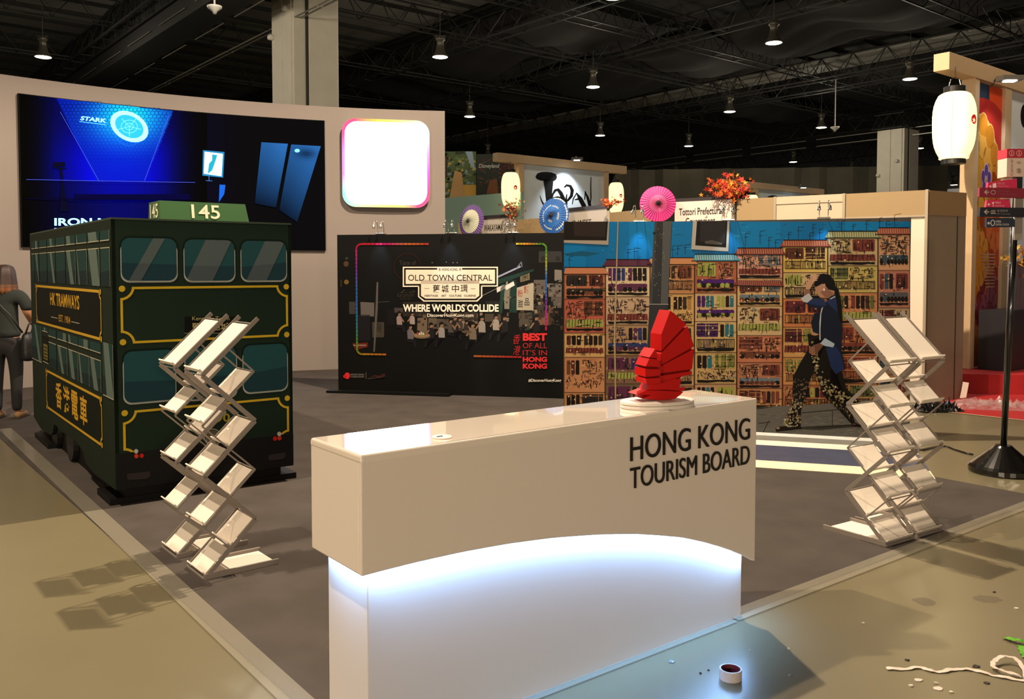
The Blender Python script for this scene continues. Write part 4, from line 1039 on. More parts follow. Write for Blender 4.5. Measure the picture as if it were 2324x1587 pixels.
for ci, (x0, x1, yr, rc_, flr) in enumerate(cols):
    gy = 932 if x0 > 1700 else 950
    y = yr+14; nf = len(flr); fh = (gy-y)/nf; w = x1-x0
    ed = [y+fi*fh+(random.uniform(-.14, .14)*fh if 0 < fi < nf else 0) for fi in range(nf+1)]; fh0 = fh
    for fi, fc in enumerate(flr):
        ya, yb_ = ed[fi], ed[fi+1]; fh = yb_-ya; c = srgb(fc)
        A.poly([(x0, ya), (x1, ya), (x1, yb_), (x0, yb_)], c, k=2)
        for q in range(14):   # paint mottling
            xx = random.uniform(x0, x1-14); yy = random.uniform(ya, yb_-8); A.poly([(xx, yy), (xx+random.uniform(8, 20), yy+1), (xx+random.uniform(6, 16), yy+random.uniform(4, 10)), (xx-1, yy+6)], mix(c, srgb(random.choice(['#e0b070', '#7a3a20', '#caa060'])), .25), k=3)
        ac = AC[ci]
        # top window band
        t = random.random(); m0 = ya+fh*.05; m1 = ya+fh*.48; xs = x0+w*.06; xe = x1-w*.06; A.layer = 4
        split = xs+(xe-xs)*random.uniform(.4, .62)
        for (bx0, bx1, stl) in ((xs, split-3, random.choice('abcd')), (split+2, xe, random.choice('abcd'))):
            if stl == 'a':    # shutters
                nn = max(2, int((bx1-bx0)/9)); 
                for k in range(nn):
                    px = bx0+(bx1-bx0)*k/nn; A.rrect(px+.6, m0+2, px+(bx1-bx0)/nn-1.4, m1, 2, random.choice(ac+DK[:2]), k=5, n=2)
            elif stl == 'b':  # grid window
                A.rect(bx0, m0, bx1, m1, random.choice(ac), k=4)
                nn = int((bx1-bx0)/3.2)
                for k in range(nn+1): px = bx0+(bx1-bx0)*k/nn; A.line([(px, m0+random.uniform(-1, 3)), (px+random.uniform(-.6, .6), m1-random.uniform(0, 5))], random.uniform(.8, 1.8), random.choice(DK+[c]), k=5)
                for k in range(3): yy = m0+(m1-m0)*(k+.5)/3; A.line([(bx0, yy), (bx1, yy+random.uniform(-1, 1))], 1.1, random.choice([c, DK[0]]), k=6)
            elif stl == 'c':  # clutter strokes
                for k in range(46):
                    px = random.uniform(bx0, bx1-4); py = random.uniform(m0, m1)
                    if random.random() < .6: A.line([(px, py), (px+random.uniform(-1, 1), py+random.uniform(3, 9))], random.uniform(.8, 2), random.choice(DK), k=5+k % 3)
                    else: A.line([(px, py), (px+random.uniform(3, 10), py+random.uniform(-1, 1))], random.uniform(.8, 2.2), random.choice(DK+ac), k=5+k % 3)
            else:
                A.rrect(bx0, m0+1, bx1, m1, 3, random.choice(ac), k=4, n=2)
                for k in range(16):
                    px = random.uniform(bx0, bx1-3); A.line([(px, random.uniform(m0+2, m1-8)), (px, m1-random.uniform(1, 6))], 1.2, random.choice(DK), k=5)
        # lower band: rail, awning or sill
        r = random.choice('rrsaw'); n0 = ya+fh*.56; n1 = ya+fh*.84
        if r == 'r':
            nn = int((xe-xs)/3.4)
            A.line([(xs, n0), (xe, n0)], 1.6, BK, k=6); A.line([(xs, n1), (xe, n1)], 1.4, BK, k=6)
            for k in range(nn+1): px = xs+(xe-xs)*k/nn; A.line([(px, n0), (px+random.uniform(-.5, .5), n1)], random.uniform(1, 2), random.choice(DK+ac[:1]), k=6)
        elif r == 's':
            A.rrect(xs, n0+1, xe, n0+(n1-n0)*.55, 3, random.choice(ac), k=5, n=2)
            nn = 8
            for k in range(nn): px = xs+(xe-xs)*(k+.5)/nn; A.disc(px, n0+(n1-n0)*.7, (xe-xs)/nn*.52, (n1-n0)*.28, random.choice([BK, ac[2]]), k=6, n=9)
        elif r == 'a':
            A.poly([(xs, n0+2), (xe, n0+2), (xe+2, n1-2), (xs-2, n1-2)], random.choice(['#8f9a34', '#7a2c24', ac[0]]), k=5)
            for k in range(12): px = xs+(xe-xs)*k/12; A.line([(px, n0+2), (px-1, n1-2)], 1.3, BK, k=6)
        else:
            for k in range(60): px = random.uniform(xs, xe); py = random.uniform(n0, n1-3); A.line([(px, py), (px+random.uniform(-3, 5), py+random.uniform(2, 6))], random.uniform(.9, 1.8), random.choice(DK+ac), k=5+k % 2)
        if random.random() < .6:
            pts_ = [(xs-1, n1+1)]+[(xs+(xe-xs)*q_/7, n1+1+random.uniform(-1, 1)) for q_ in range(1, 7)]+[(xe+1, n1+1), (xe-1, n1+6)]+[(xs+(xe-xs)*q_/7, n1+6+random.uniform(-1.5, 2)) for q_ in range(6, 0, -1)]+[(xs+2, n1+7)]
            A.poly(pts_, BK, k=7)
        for q_ in range(34):   # loose ink strokes over windows and rails
            px = random.uniform(xs, xe-3); py = random.uniform(m0, n1); 
            if random.random() < .5: A.line([(px, py), (px+random.uniform(-.6, .6), py+random.uniform(3, 8))], random.uniform(.8, 2.1), random.choice(DK), k=8)
            else: A.line([(px, py), (px+random.uniform(4, 13), py+random.uniform(-.8, .8))], random.uniform(.8, 1.9), random.choice(DK), k=8)
        for q_ in range(7):    # light paint dabs
            px = random.uniform(xs, xe-5); py = random.uniform(m0, n1); A.poly([(px, py), (px+random.uniform(2, 5), py), (px+random.uniform(2, 4), py+random.uniform(2, 5)), (px, py+3)], mix(c, srgb('#e8d0a0'), .4), k=9)
        A.line([(x0+1, yb_-1), (x1-1, yb_-1)], 1.5, '#4a2c1c', k=7)
    A.line([(x1, y), (x1-1, gy)], 1.6, BK, k=8); A.line([(x0+1, y), (x0+1, gy)], .9, '#5a3520', k=8)
    # roof
    A.poly([(x0+4, yr), (x1-4, yr), (x1+9 if x1 < 2060 else x1, yr+15), (x0-7 if x0 > 1285 else x0, yr+15)], rc_, k=9)
    nn = int(w/5.2)
    for k in range(nn):
        px = x0+w*(k+.3)/nn; 
        if ci in (3, 4, 5, 6, 7): A.poly([(px, yr+2), (px+2, yr+2), (px+3.6, yr+13), (px+.8, yr+13)], mix(srgb(rc_), srgb('#e8d8b0' if ci in (3, 6) else '#d09a70'), .5), k=10)
    A.line([(x0+2, yr), (x1-2, yr)], 2, BK, k=11); A.line([(x0-6 if x0 > 1285 else x0, yr+15.5), (x1+7 if x1 < 2060 else x1, yr+15.5)], 1.8, BK, k=11)
# mid roof on column 5
A.poly([(1674, 636), (1772, 637), (1780, 650), (1664, 647)], '#7a2c2a', k=12); A.line([(1666, 648), (1778, 651)], 1.6, BK, k=13)
for k in range(22): px = 1676+k*4.4; A.line([(px, 637), (px+2, 648)], 1.2, '#b87058', k=13)
# pavement and kerb
A.layer = 14
A.poly([(1280, 962), (1280, 950), (1500, 945), (1700, 927), (1760, 922), (1830, 920), (1964, 909), (2065, 905), (2065, 1003), (1975, 997), (1721, 984)], '#5f615e')
A.poly([(1280, 940), (1700, 920), (1760, 924), (1700, 932), (1280, 952)], '#1b1714')
for k in range(240):
    x = random.uniform(1700, 2062); y = random.uniform(932, 992); 
    if y > 975+(x-1721)*.053: continue
    A.line([(x, y), (x+random.uniform(4, 18), y-random.uniform(-.6, .8))], 1, random.choice(['#6f716d', '#52544f', '#7b7d78']), k=15)
for q in ([(1889, 932), (1889, 968)], [(1745, 955), (1730, 985)], [(1722, 961), (1748, 958)], [(1820, 937), (1960, 924)], [(1850, 970), (1955, 964)]): A.line(q, 1.6, '#2c2d2b', k=16)
A.poly([(1790, 973), (1830, 968), (1960, 962), (1962, 967), (1860, 976)], '#33342f', k=16)
A.poly([(1721, 981), (1975, 993), (2063, 998), (2063, 1002.5), (1975, 997.5), (1721, 984.5)], '#8d8f8c', k=16)
# painted windows
G(14)
A.poly([(1280, 503.5), (1383, 503), (1381, 556), (1280, 551)], '#9a948a', k=12); A.poly([(1280, 503.5), (1380, 503), (1377, 546), (1280, 545)], '#181514', k=13); A.poly([(1302, 503.5), (1376, 503), (1374, 538), (1304, 536)], '#2a2220', k=14)
A.poly([(1573, 502), (1656, 501.5), (1653, 571), (1569, 566)], '#a9aaa6', k=12); A.poly([(1582, 502), (1651, 501.5), (1648, 562), (1578, 557)], '#141414', k=13); A.poly([(1590, 502), (1648, 502), (1645, 553), (1588, 549)], '#26262a', k=14)
A.poly([(1600, 548), (1616, 545), (1640, 552), (1638, 556), (1600, 553)], '#4c4c4c', k=15)
# pipe
A.poly([(1486, 502.4), (1525, 502.2), (1516, 690), (1508, 930), (1462, 935), (1474, 690)], '#2c3136', k=14)
A.poly([(1505, 502.4), (1525, 502.2), (1516, 690), (1500, 690)], '#4c5358', k=15); A.poly([(1486, 502.4), (1491, 502.4), (1480, 690), (1474, 690)], '#3c4247', k=15)
A.rect(1482, 527, 1493, 532, '#1c2024', k=16); A.line([(1473, 690.5), (1517, 691)], 1.8, '#8d9395', k=16)
for k in range(26): x = random.uniform(1488, 1512); y = random.uniform(515, 680); A.disc(x-(y-500)*.05, y, .8, .9, '#9aa0a2', k=16, n=6)
# vertical fold seam
A.poly([(1402, 503.4), (1404, 503.4), (1397, 760), (1399, 905), (1396, 905), (1393, 760)], '#a8906a', k=16)
# walking woman (printed)
WK = 20
cw_ = lambda pts: [(1700+x/3.78, 600+y/3.78) for x, y in pts]
def wp(pts, col, k): A.poly(cw_(pts), col, WK+k)
NAVY = '#101727'; NV2 = '#1c2a4c'; SK = '#b07a5c'; SK2 = '#8a5a44'; PT = '#14100e'
wp([(700, 610), (560, 640), (490, 760), (430, 860), (380, 960), (372, 1100), (380, 1180), (330, 1280), (300, 1370), (290, 1410), (440, 1410), (445, 1250), (480, 1130), (520, 1000), (560, 900)], PT, 1)
wp([(500, 600), (620, 600), (690, 760), (760, 950), (800, 1080), (900, 1160), (970, 1220), (930, 1240), (860, 1210), (910, 1360), (880, 1370), (760, 1240), (640, 1130), (600, 1020), (560, 900), (520, 760)], PT, 1)
wp([(700, 900), (800, 930), (830, 1060), (980, 1210), (960, 1240), (830, 1190), (700, 1150)], '#16120f', 1)
G(21)
def blot(poly, n, cs_, r0, r1, k):
    xs = [p[0] for p in poly]; ys = [p[1] for p in poly]; c = 0
    while c < n:
        x = random.uniform(min(xs), max(xs)); y = random.uniform(min(ys), max(ys))
        if inside(x, y, poly):
            r = random.uniform(r0, r1); 
            wp([(x+r*math.cos(a)*random.uniform(.5, 1), y+r*math.sin(a)*random.uniform(.5, 1)) for a in [i*PI/3 for i in range(6)]], random.choice(cs_), k); c += 1
blot([(380, 960), (520, 1000), (480, 1130), (380, 1180)], 46, ['#5a4a34', '#6b5c44', '#4a3e30', '#7b6a58'], 5, 13, 2)
blot([(375, 1170), (450, 1180), (440, 1400), (290, 1400), (310, 1330)], 110, ['#a39a5e', '#8d8874', '#6b4a3a', '#b0a890', '#7a7a4a'], 5, 15, 2)
blot([(500, 640), (560, 660), (640, 960), (760, 1060), (960, 1200), (950, 1235), (760, 1160), (620, 1080), (560, 900)], 150, ['#8d8648', '#a39a5e', '#6b4a3a', '#8a8a6a', '#b8b08a'], 6, 16, 2)
blot([(760, 1240), (640, 1130), (800, 1170), (900, 1350)], 40, ['#8d8648', '#6b5c44', '#4a3e30'], 5, 12, 2)
wp([(225, 1412), (262, 1390), (330, 1398), (440, 1388), (455, 1410), (330, 1425), (235, 1436)], '#16120f', 3); wp([(235, 1400), (262, 1394), (262, 1412), (238, 1415)], '#9a7a62', 4)
wp([(875, 1370), (915, 1358), (965, 1388), (960, 1398), (890, 1392)], '#1a1412', 3); wp([(880, 1372), (905, 1362), (912, 1376)], '#7a3a2c', 4)
# jacket
wp([(640, 350), (700, 270), (745, 258), (790, 330), (800, 560), (790, 720), (820, 900), (740, 945), (700, 880), (660, 720), (620, 640), (600, 600), (548, 580), (530, 500), (560, 420), (605, 410)], NAVY, 4)
wp([(660, 320), (735, 262), (765, 300), (775, 420), (720, 380)], NV2, 5)
wp([(660, 720), (740, 700), (790, 780), (815, 900), (745, 942), (700, 880)], '#1b2a4e', 5)
wp([(530, 560), (605, 545), (606, 600), (570, 612), (536, 606)], SK, 3)
wp([(628, 350), (642, 345), (620, 420), (612, 560), (613, 650), (603, 648), (603, 500), (611, 420)], '#a9b4bc', 6); wp([(690, 296), (735, 272), (742, 280), (700, 300)], '#a9b4bc', 6)
# raised arm
wp([(480, 330), (540, 290), (640, 300), (665, 350), (610, 382), (540, 360)], NV2, 6); wp([(480, 330), (560, 345), (640, 360), (610, 382), (540, 370)], '#101a33', 7)
wp([(443, 292), (512, 248), (546, 292), (500, 330), (465, 322)], '#a7b4be', 8)
wp([(478, 215), (520, 200), (528, 262), (490, 280), (470, 270)], SK2, 7); wp([(500, 150), (545, 95), (600, 90), (590, 120), (548, 160), (522, 215), (482, 215)], '#c08a6c', 9)
for q in ([(545, 108), (600, 92), (604, 100), (550, 118)], [(545, 124), (592, 112), (594, 120), (548, 134)], [(545, 138), (585, 130), (586, 138), (548, 148)]): wp(q, '#d09c7e', 10)
# head
wp([(562, 190), (600, 150), (690, 150), (735, 230), (725, 262), (690, 280), (660, 290), (608, 285), (588, 258), (578, 250), (572, 225)], SK, 7)
wp([(612, 240), (660, 200), (725, 250), (690, 285), (660, 294), (640, 270)], SK2, 8)
wp([(556, 178), (588, 90), (640, 80), (690, 90), (730, 140), (745, 230), (680, 215), (655, 185), (625, 165), (600, 180), (570, 195)], '#0b0a0d', 9)
wp([(720, 180), (765, 210), (790, 330), (800, 480), (780, 500), (762, 420), (750, 320), (735, 240)], '#0b0a0d', 10)
wp([(630, 170), (652, 166), (656, 195), (642, 205), (632, 190)], '#b98262', 10); wp([(634, 207), (650, 207), (652, 226), (636, 228)], '#d8cfc0', 10)
# lower arm
wp([(610, 680), (650, 632), (735, 682), (720, 712), (650, 700)], '#93a4b3', 10); wp([(560, 690), (610, 672), (642, 690), (606, 735), (568, 785), (520, 760), (512, 718)], '#6b4232', 9)
wp([(515, 715), (560, 700), (570, 780), (540, 780), (514, 755)], '#8a5a44', 11)
def mute(c):
    if c[2] > c[0]*1.5: return tuple(v*.72 for v in c)
    g_ = .3*c[0]+.6*c[1]+.1*c[2]; w_ = (g_*1.25, g_*.92, g_*.62)
    return tuple((c[i]*.74+w_[i]*.26)*.60 for i in range(3))
A.c = [mute(c) for c in A.c]
A.build('printed_face', PRG, mu, off=.0006)
# floor print in front of the mural
road = empty('floor_graphic', (mP.x, mP.y, 0), mAng, 'printed road floor graphic with white and blue stripes before the mural', 'floor graphic')
nrm = Vector((math.sin(mAng), -math.cos(mAng), 0))
def dist(px, py): p = fl(px, py); return (p-mP).dot(nrm)
ys = [983.5, 990, 1001, 1012, 1047, 1063.5]; ds = [0.002]+[dist(1721, y) for y in ys[1:]]
cl = ['#cfcfca', '#77766f', '#e8e2d4', '#41465c', '#f0e2c0']
for i in range(5):
    d0, d1 = ds[i], ds[i+1]
    MB().box(0, mW+.02, -d1, -d0, .0062, .0095).build('stripe', mat('road_'+str(i), cl[i], .4, noise=.12, nscale=6), road)
zb2 = empty('floor_graphic', fl(28, 915), .3, 'white crossing bars printed on floor behind the standing person', 'floor graphic')
for k, (px, py) in enumerate(((20, 898), (20, 912), (18, 885))):
    p = fl(px, py)-fl(28, 915); MB().box(p.x-.3, p.x+.42, p.y-.08, p.y+.08, .0005, .003).build('stripe', mat('zebra_white', '#d8d2c6', .6), zb2)
# ============================================================ panel clip lights
m_chr = mat('chrome', '#d8d4cc', .15, metal=1)
def clip(P, a, label, power, col=(.6, .8, 1)):
    R = empty('clip_light', P, a, label, 'lamp', 'arm spotlights clipped on top of the backdrop panels')
    for dx in (-.03, .05):
        pts = [(dx, .05, 0), (dx, .04, .10), (dx, .0, .165), (dx, -.05, .17), (dx*1.2, -.09, .13)]
        MB().tube(pts, .0045, 8).build('arm', m_chr, R, smooth=True)
        MB().lathe([(.008, .025), (.012, .02), (.018, -.016), (.015, -.024)], (dx*1.2, -.09, .10), 14).build('lamp_head', m_chr, R, smooth=True)
    MB().box(-.05, .07, .0, .09, .001, .018).build('clamp', m_chr, R, bevel=.004)
    wp_ = Matrix.Rotation(a, 3, 'Z') @ Vector((.01, -.13, .07))+Vector(P)
    light('clip_spot', 'SPOT', wp_, power, col, .015, aim=wp_+Matrix.Rotation(a, 3, 'Z') @ Vector((0, .125, -.55)), spot=50, blend=.85)
for px, nm, pw in ((860, 'left', 20), (1020, 'middle', 20), (1162, 'right', 20)):
    s_ = fo_(px, 533)[0]; q = oP+Vector((math.cos(oAng), math.sin(oAng), 0))*s_
    clip((q.x, q.y, oH), oAng, 'chrome clip light, %s one on the black food panel' % nm, pw)
for px, nm, pw in ((1448, 'left', 15), (1650, 'middle', 15), (1867, 'right', 15)):
    s_ = fm_(px, 503)[0]; q = mP+Vector((math.cos(mAng), math.sin(mAng), 0))*s_
    clip((q.x, q.y, mH), mAng, 'chrome clip light, %s one on the tenement mural panel' % nm, pw)
# ============================================================ TAN BOOTH behind the mural
bP = at(2105, 612, 10.45); bA = math.atan2(12.3-10.45, at(1540, 612, 12.3).x-bP.x)     # pointing left/back
m_tan = mat('tan_fascia', '#9a825c', .6, noise=.02); m_cream = mat('cream_panel', '#bfae95', .6, noise=.02); m_alu = mat('booth_alu', '#a69a86', .45, metal=.3)
bo = empty('tan_booth', (bP.x, bP.y, 0), bA+PI, 'tan topped exhibition booth wall behind the tenement mural', 'booth')   # local +x runs toward right/front... so booth is at -x
fbm = plane_map((bP.x, bP.y), bA+PI)
def bx(px, py=440): return fbm(px, py)[0]
bz = 2.55
segs = [(1917, 2103, m_tan, 'fascia'), (1761, 1916, m_cream, 'fascia'), (1668, 1760, m_tan, 'fascia')]
for a, b, m, nm in segs: MB().box(bx(a), bx(b)-.004, 0, .04, bz-.30, bz-.005).build(nm, m, bo)
MB().box(bx(1761), bx(1916)-.01, -.012, .0, bz-.1, bz-.004).build('fascia_strip', m_cream, bo)
MB().box(bx(1440), bx(1668), .02, .05, 0, bz-.3).build('wall_panel', m_cream, bo)
MB().box(bx(1668), bx(2100), .02, .05, 0, bz-.3).build('wall_panel', mat('white_panel', '#d9cbb8', .6), bo)
for px in (2105, 1917, 1760.5, 1668):
    x_ = bx(px); MB().box(x_-.022, x_+.012, -.02, .05, 0, bz).build('booth_post', m_alu, bo, bevel=.003)
MB().box(bx(1440), bx(2103), -.005, .045, bz-.32, bz-.30).build('rail', m_alu, bo)
# Tottori sign
sgx0, sgx1 = bx(1535), bx(1664)
MB().box(sgx0, sgx1, -.05, 0, bz-.55, bz-.01).build('sign_board', mat('sign_white', '#d9c9bd', .6), bo)
MB().box(sgx0-.02, sgx1+.05, -.02, .06, bz-.01, bz+.04).build('sign_edge', mat('dark_edge', '#2a2427', .5), bo)
MB().box(sgx1, sgx1+.05, -.02, .06, bz-.6, bz+.0).build('sign_edge', MATS['dark_edge'], bo)
A = Art(step=.0005)
A.tbox('Tottori Prefectural', bx(1545), bz-.10, bx(1643), bz-.20, '#2a2226', bold=.015); A.tbox('Government', bx(1560), bz-.235, bx(1627), bz-.33, '#2a2226', bold=.015)
A.tbox
A.build('sign_text', PR, bo, off=.052)
# right wall of the booth
b2 = at(2182, 434, 11.35)
ra = math.atan2(.484, .875)
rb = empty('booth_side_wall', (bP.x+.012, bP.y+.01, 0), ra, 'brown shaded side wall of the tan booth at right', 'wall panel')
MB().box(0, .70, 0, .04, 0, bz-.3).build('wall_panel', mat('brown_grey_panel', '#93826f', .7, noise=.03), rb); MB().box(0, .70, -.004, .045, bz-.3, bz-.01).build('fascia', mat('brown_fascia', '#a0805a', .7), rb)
MB().box(.53, .538, -.004, .0, 0, bz-.3).build('seam', m_black, rb)
# ============================================================ parasols
def parasol(loc, r, face, cols_, label, kind=0, tilt=.0):
    R = empty('paper_parasol', loc, 0, label, 'parasol')
    R.rotation_mode = 'QUATERNION'; R.rotation_quaternion = Vector(face).to_track_quat('Z', 'Y')
    N = 36; vs = []; fs = []; cs_ = []
    rings = [0, .12, .25, .38, .48, .55, .62, .7, .78, .86, .93, 1.0]
    for ri, q in enumerate(rings):
        for k in range(N*2):
            a = PI*k/N; rad = r*q*(1 if k % 2 == 0 else .985); vs.append((rad*math.cos(a), rad*math.sin(a), r*.30*(1-q**1.15)-(0 if k % 2 == 0 else .004)))
    for ri in range(len(rings)-1):
        for k in range(N*2):
            a = PI*k/N; b0 = ri*N*2+k; b1 = ri*N*2+(k+1) % (N*2); fs.append((b0, b1, b1+N*2, b0+N*2)); cs_.append(srgb(cols_(rings[ri]+.03, a)))
    link_mesh('canopy', vs, fs, print_mat('paper_print', .6), R, cols=cs_)
    g = MB()
    for k in range(N): a = 2*PI*k/N; g.bar((.03*math.cos(a), .03*math.sin(a), r*.30+.002), (r*1.01*math.cos(a), r*1.01*math.sin(a), .002), .003, .003)
    tag(g.build('ribs', mat(label[:6]+'rib', cols_(9, 0), .6), R), kind='stuff')
    MB().lathe([(r*.16, r*.24), (r*.13, r*.30), (r*.05, r*.36), (.006, r*.46)], (0, 0, 0), 16).build('cap', mat('parasol_cap', '#17131c', .6), R, smooth=True)
    MB().tube([(0, 0, r*.26), (0, 0, -.35)], .008, 8).build('handle', mat('bamboo', '#b99a5e', .6), R)
def pk(q, a): return '#5f1030' if q > 2 else ('#f06aa8' if q < .5 else '#e2388a')
def bl(q, a):
    if q > 2: return '#0c2c5c'
    s_ = (q*2.2-(a/(2*PI))) % 1
    return '#b9c3cc' if (.86 < s_ or q > .97) and q > .15 else ('#2a74c4' if q < .6 else '#245fa8')
def pu(q, a): return '#8d8f80' if q > 2 else ('#cfcfb8' if q < .66 else '#5c3a86')
def ppos(px, py, Y): return at(px, py, Y)
parasol(ppos(1493, 463, 11.9), .245, (-.05, -1, .12), pk, 'pink paper parasol standing above the tenement mural', 0)
parasol(ppos(1257, 490, 13.8), .288, (-.62, -.78, .1), bl, 'blue and white swirl paper parasol above the black panel', 0)
parasol(ppos(1070, 503, 14.8), .285, (-.66, -.75, .1), pu, 'purple and cream paper parasol nearest the curved wall', 0)
for (px, py, Y) in ((1493, 463, 11.9), (1257, 490, 13.2), (1070, 503, 14.3)): pass
# ============================================================ left rear partitions and signs
mint = mat('mint_wall', '#9fc0b0', .7)
p0 = at(1000, 612, 23); p1 = at(1182, 612, 21); a_ = math.atan2(p1.y-p0.y, p1.x-p0.x)
mw = MB().box(0, (p1-p0).length, 0, .1, 0, at(1090, 443, 22).z).build('partition_wall', mint, loc=(p0.x, p0.y, 0), rz=a_); tag(mw, 'pale mint partition wall beyond the black food panel', 'partition')
def rearsign(px0, px1, Y0, Y1, ytop, label, text=None, m=m_cream, edge=True, tx=None, hbot=0):
    q0 = at(px0, 612, Y0); q1 = at(px1, 612, Y1); a = math.atan2(q1.y-q0.y, q1.x-q0.x); w = math.hypot(q1.x-q0.x, q1.y-q0.y); z = at((px0+px1)/2, ytop, (Y0+Y1)/2).z
    R = empty('booth_sign', (q0.x, q0.y, 0), a, label, 'booth')
    MB().box(0, w, 0, .06, hbot, z).build('board', m, R)
    if edge: MB().box(-.01, w+.03, -.02, .08, z, z+.05).build('top_edge', MATS['dark_edge'], R)
    if text:
        A = Art(step=.0005); A.tbox(text, w*tx[0], z-tx[2], w*tx[1], z-tx[3], '#2a2422', bold=.015); A.build('sign_text', PR, R, off=.002)
    return R
m_sg = mat('sign_grey_white', '#b5aca0', .6)
rearsign(1040, 1056, 15.6, 15.5, 507, 'narrow tan booth end left of the purple parasol', None, m_tan, False)
rearsign(1062, 1162, 15.2, 14.4, 496, 'pale booth sign board reading a Japanese prefecture name beside maple sprig', 'WAKAYAMA', m_sg, True, (.38, .80, .10, .21))
rearsign(1167, 1292, 15.2, 14.0, 495, 'tan booth wall between the maple sprig and blue parasol', None, m_tan, False)
rearsign(1290, 1376, 14.0, 13.2, 476, 'pale sign board with black top edge below the calligraphy sign', 'JR-WEST', m_sg, True, (.08, .62, .15, .25))
rearsign(1378, 1470, 14.3, 13.4, 479, 'tan booth wall below the right paper lantern', None, m_tan, False)
# ============================================================ calligraphy sign frames, lanterns
m_wood = mat('beige_wood', '#c8ab86', .6, noise=.04); m_spw = mat('sign_panel_white', '#dde6ea', .5)
m_lan = None
def lantern_mat():
    m = bpy.data.materials.new('lantern_paper'); m.use_nodes = True; nt = m.node_tree; b = nt.nodes['Principled BSDF']
    b.inputs['Base Color'].default_value = (*srgb('#f0e0b0'), 1); b.inputs['Roughness'].default_value = .7
    tc = nt.nodes.new('ShaderNodeTexCoord'); sp_ = nt.nodes.new('ShaderNodeSeparateXYZ'); nt.links.new(tc.outputs['Object'], sp_.inputs[0])
    mr = nt.nodes.new('ShaderNodeMath'); mr.operation = 'SINE'; mu_ = nt.nodes.new('ShaderNodeMath'); mu_.operation = 'MULTIPLY'; mu_.inputs[1].default_value = 260
    nt.links.new(sp_.outputs[2], mu_.inputs[0]); nt.links.new(mu_.outputs[0], mr.inputs[0])
    mp_ = nt.nodes.new('ShaderNodeMapRange'); mp_.inputs[1].default_value = -1; mp_.inputs[2].default_value = 1; mp_.inputs[3].default_value = .92; mp_.inputs[4].default_value = 1.12
    nt.links.new(mr.outputs[0], mp_.inputs[0])
    b.inputs['Emission Color'].default_value = (1.0, .78, .38, 1); nt.links.new(mp_.outputs[0], b.inputs['Emission Strength'])
    mp_.inputs[3].default_value = 1.35; mp_.inputs[4].default_value = 1.65
    return m
m_lan = lantern_mat(); m_lcap = mat('lantern_cap_black', '#12100e', .4); m_lseam = mat('lantern_seam', '#c9b070', .7, emit=.55, ecol=(1, .8, .4))
m_bulb = mat('lantern_glow', '#fff4d0', .6, emit=2.2, ecol=(1, .88, .55))
def lantern(px, ytop, ybot, Y, wpx, label, hang, emb_dir=(.5, -.86)):
    t = at(px, ytop, Y); b = at(px, ybot, Y); H = t.z-b.z; R_ = wpx/F*Y/2
    L = empty('paper_lantern', (t.x, Y, b.z), 0, label, 'lantern', 'glowing white paper lanterns')
    prof = []
    n = 26
    for i in range(n+1):
        u = i/n; # superellipse barrel, widest in the upper half
        e = abs(2*u-1.02); r = R_*(1-e**3.2*.38)*(1-.06*(1-u))
        prof.append((r*(1.0 if i % 2 else .992), H*u))
    prof[0] = (R_*.6, 0); prof[-1] = (R_*.52, H)
    prof.insert(1, (R_*.66, H*.008)); prof.insert(-1, (R_*.62, H*.985))
    MB().lathe(prof, (0, 0, 0), 36).build('paper_shade', m_lan, L, smooth=True)
    MB().lathe([(R_*.42, -.06), (R_*.55, -.06), (R_*.55, .004), (R_*.42, .004)], (0, 0, 0), 28).build('bottom_ring', m_lcap, L)
    MB().lathe([(R_*.50, H-.004), (R_*.50, H+.075), (R_*.40, H+.08)], (0, 0, 0), 28).build('top_ring', m_lcap, L)
    g = MB()
    for k in range(7):
        a = -PI*.95+k*PI*.9/3.3; g.tube([(r*1.004*math.cos(a), r*1.004*math.sin(a), z) for r, z in prof[1:-1:2]], .004, 4)
    g.build('seams', m_lseam, L)
    MB().tube([(-R_*.3, 0, H+.07), (-R_*.2, 0, H+.17), (0, 0, H+.2), (R_*.2, 0, H+.17), (R_*.3, 0, H+.07)], .006, 6).build('hanger', m_chr, L)
    MB().tube([(0, 0, H+.2), (0, 0, hang-b.z)], .005, 6).build('cord', m_lcap, L)
    ez = H*.56; d = Vector((emb_dir[0], emb_dir[1], 0)).normalized(); a0 = math.atan2(d.y, d.x); rr_ = R_*1.012
    V = []; er = R_*.2
    for k in range(20): a = 2*PI*k/20; V.append((rr_*math.cos(a0+er*math.cos(a)/R_), rr_*math.sin(a0+er*math.cos(a)/R_), ez+er*math.sin(a)*1.15))
    link_mesh('emblem', V, [tuple(range(20))], mat('emblem_red', '#c8141c', .6, emit=.35, ecol=srgb('#d81a20')), L)
    V = []; rr_ *= 1.006
    for k in range(20): a = 2*PI*k/20; q = er*(.62 if k % 4 < 2 else .3); V.append((rr_*math.cos(a0-.1*er/R_+q*math.cos(a)/R_), rr_*math.sin(a0-.1*er/R_+q*math.cos(a)/R_), ez-er*.25+q*math.sin(a)))
    link_mesh('emblem_flower', V, [tuple(range(20))], mat('emblem_gold', '#f4dc9a', .6, emit=.8, ecol=(1, .85, .5)), L)
    return L
BZ = 4.36
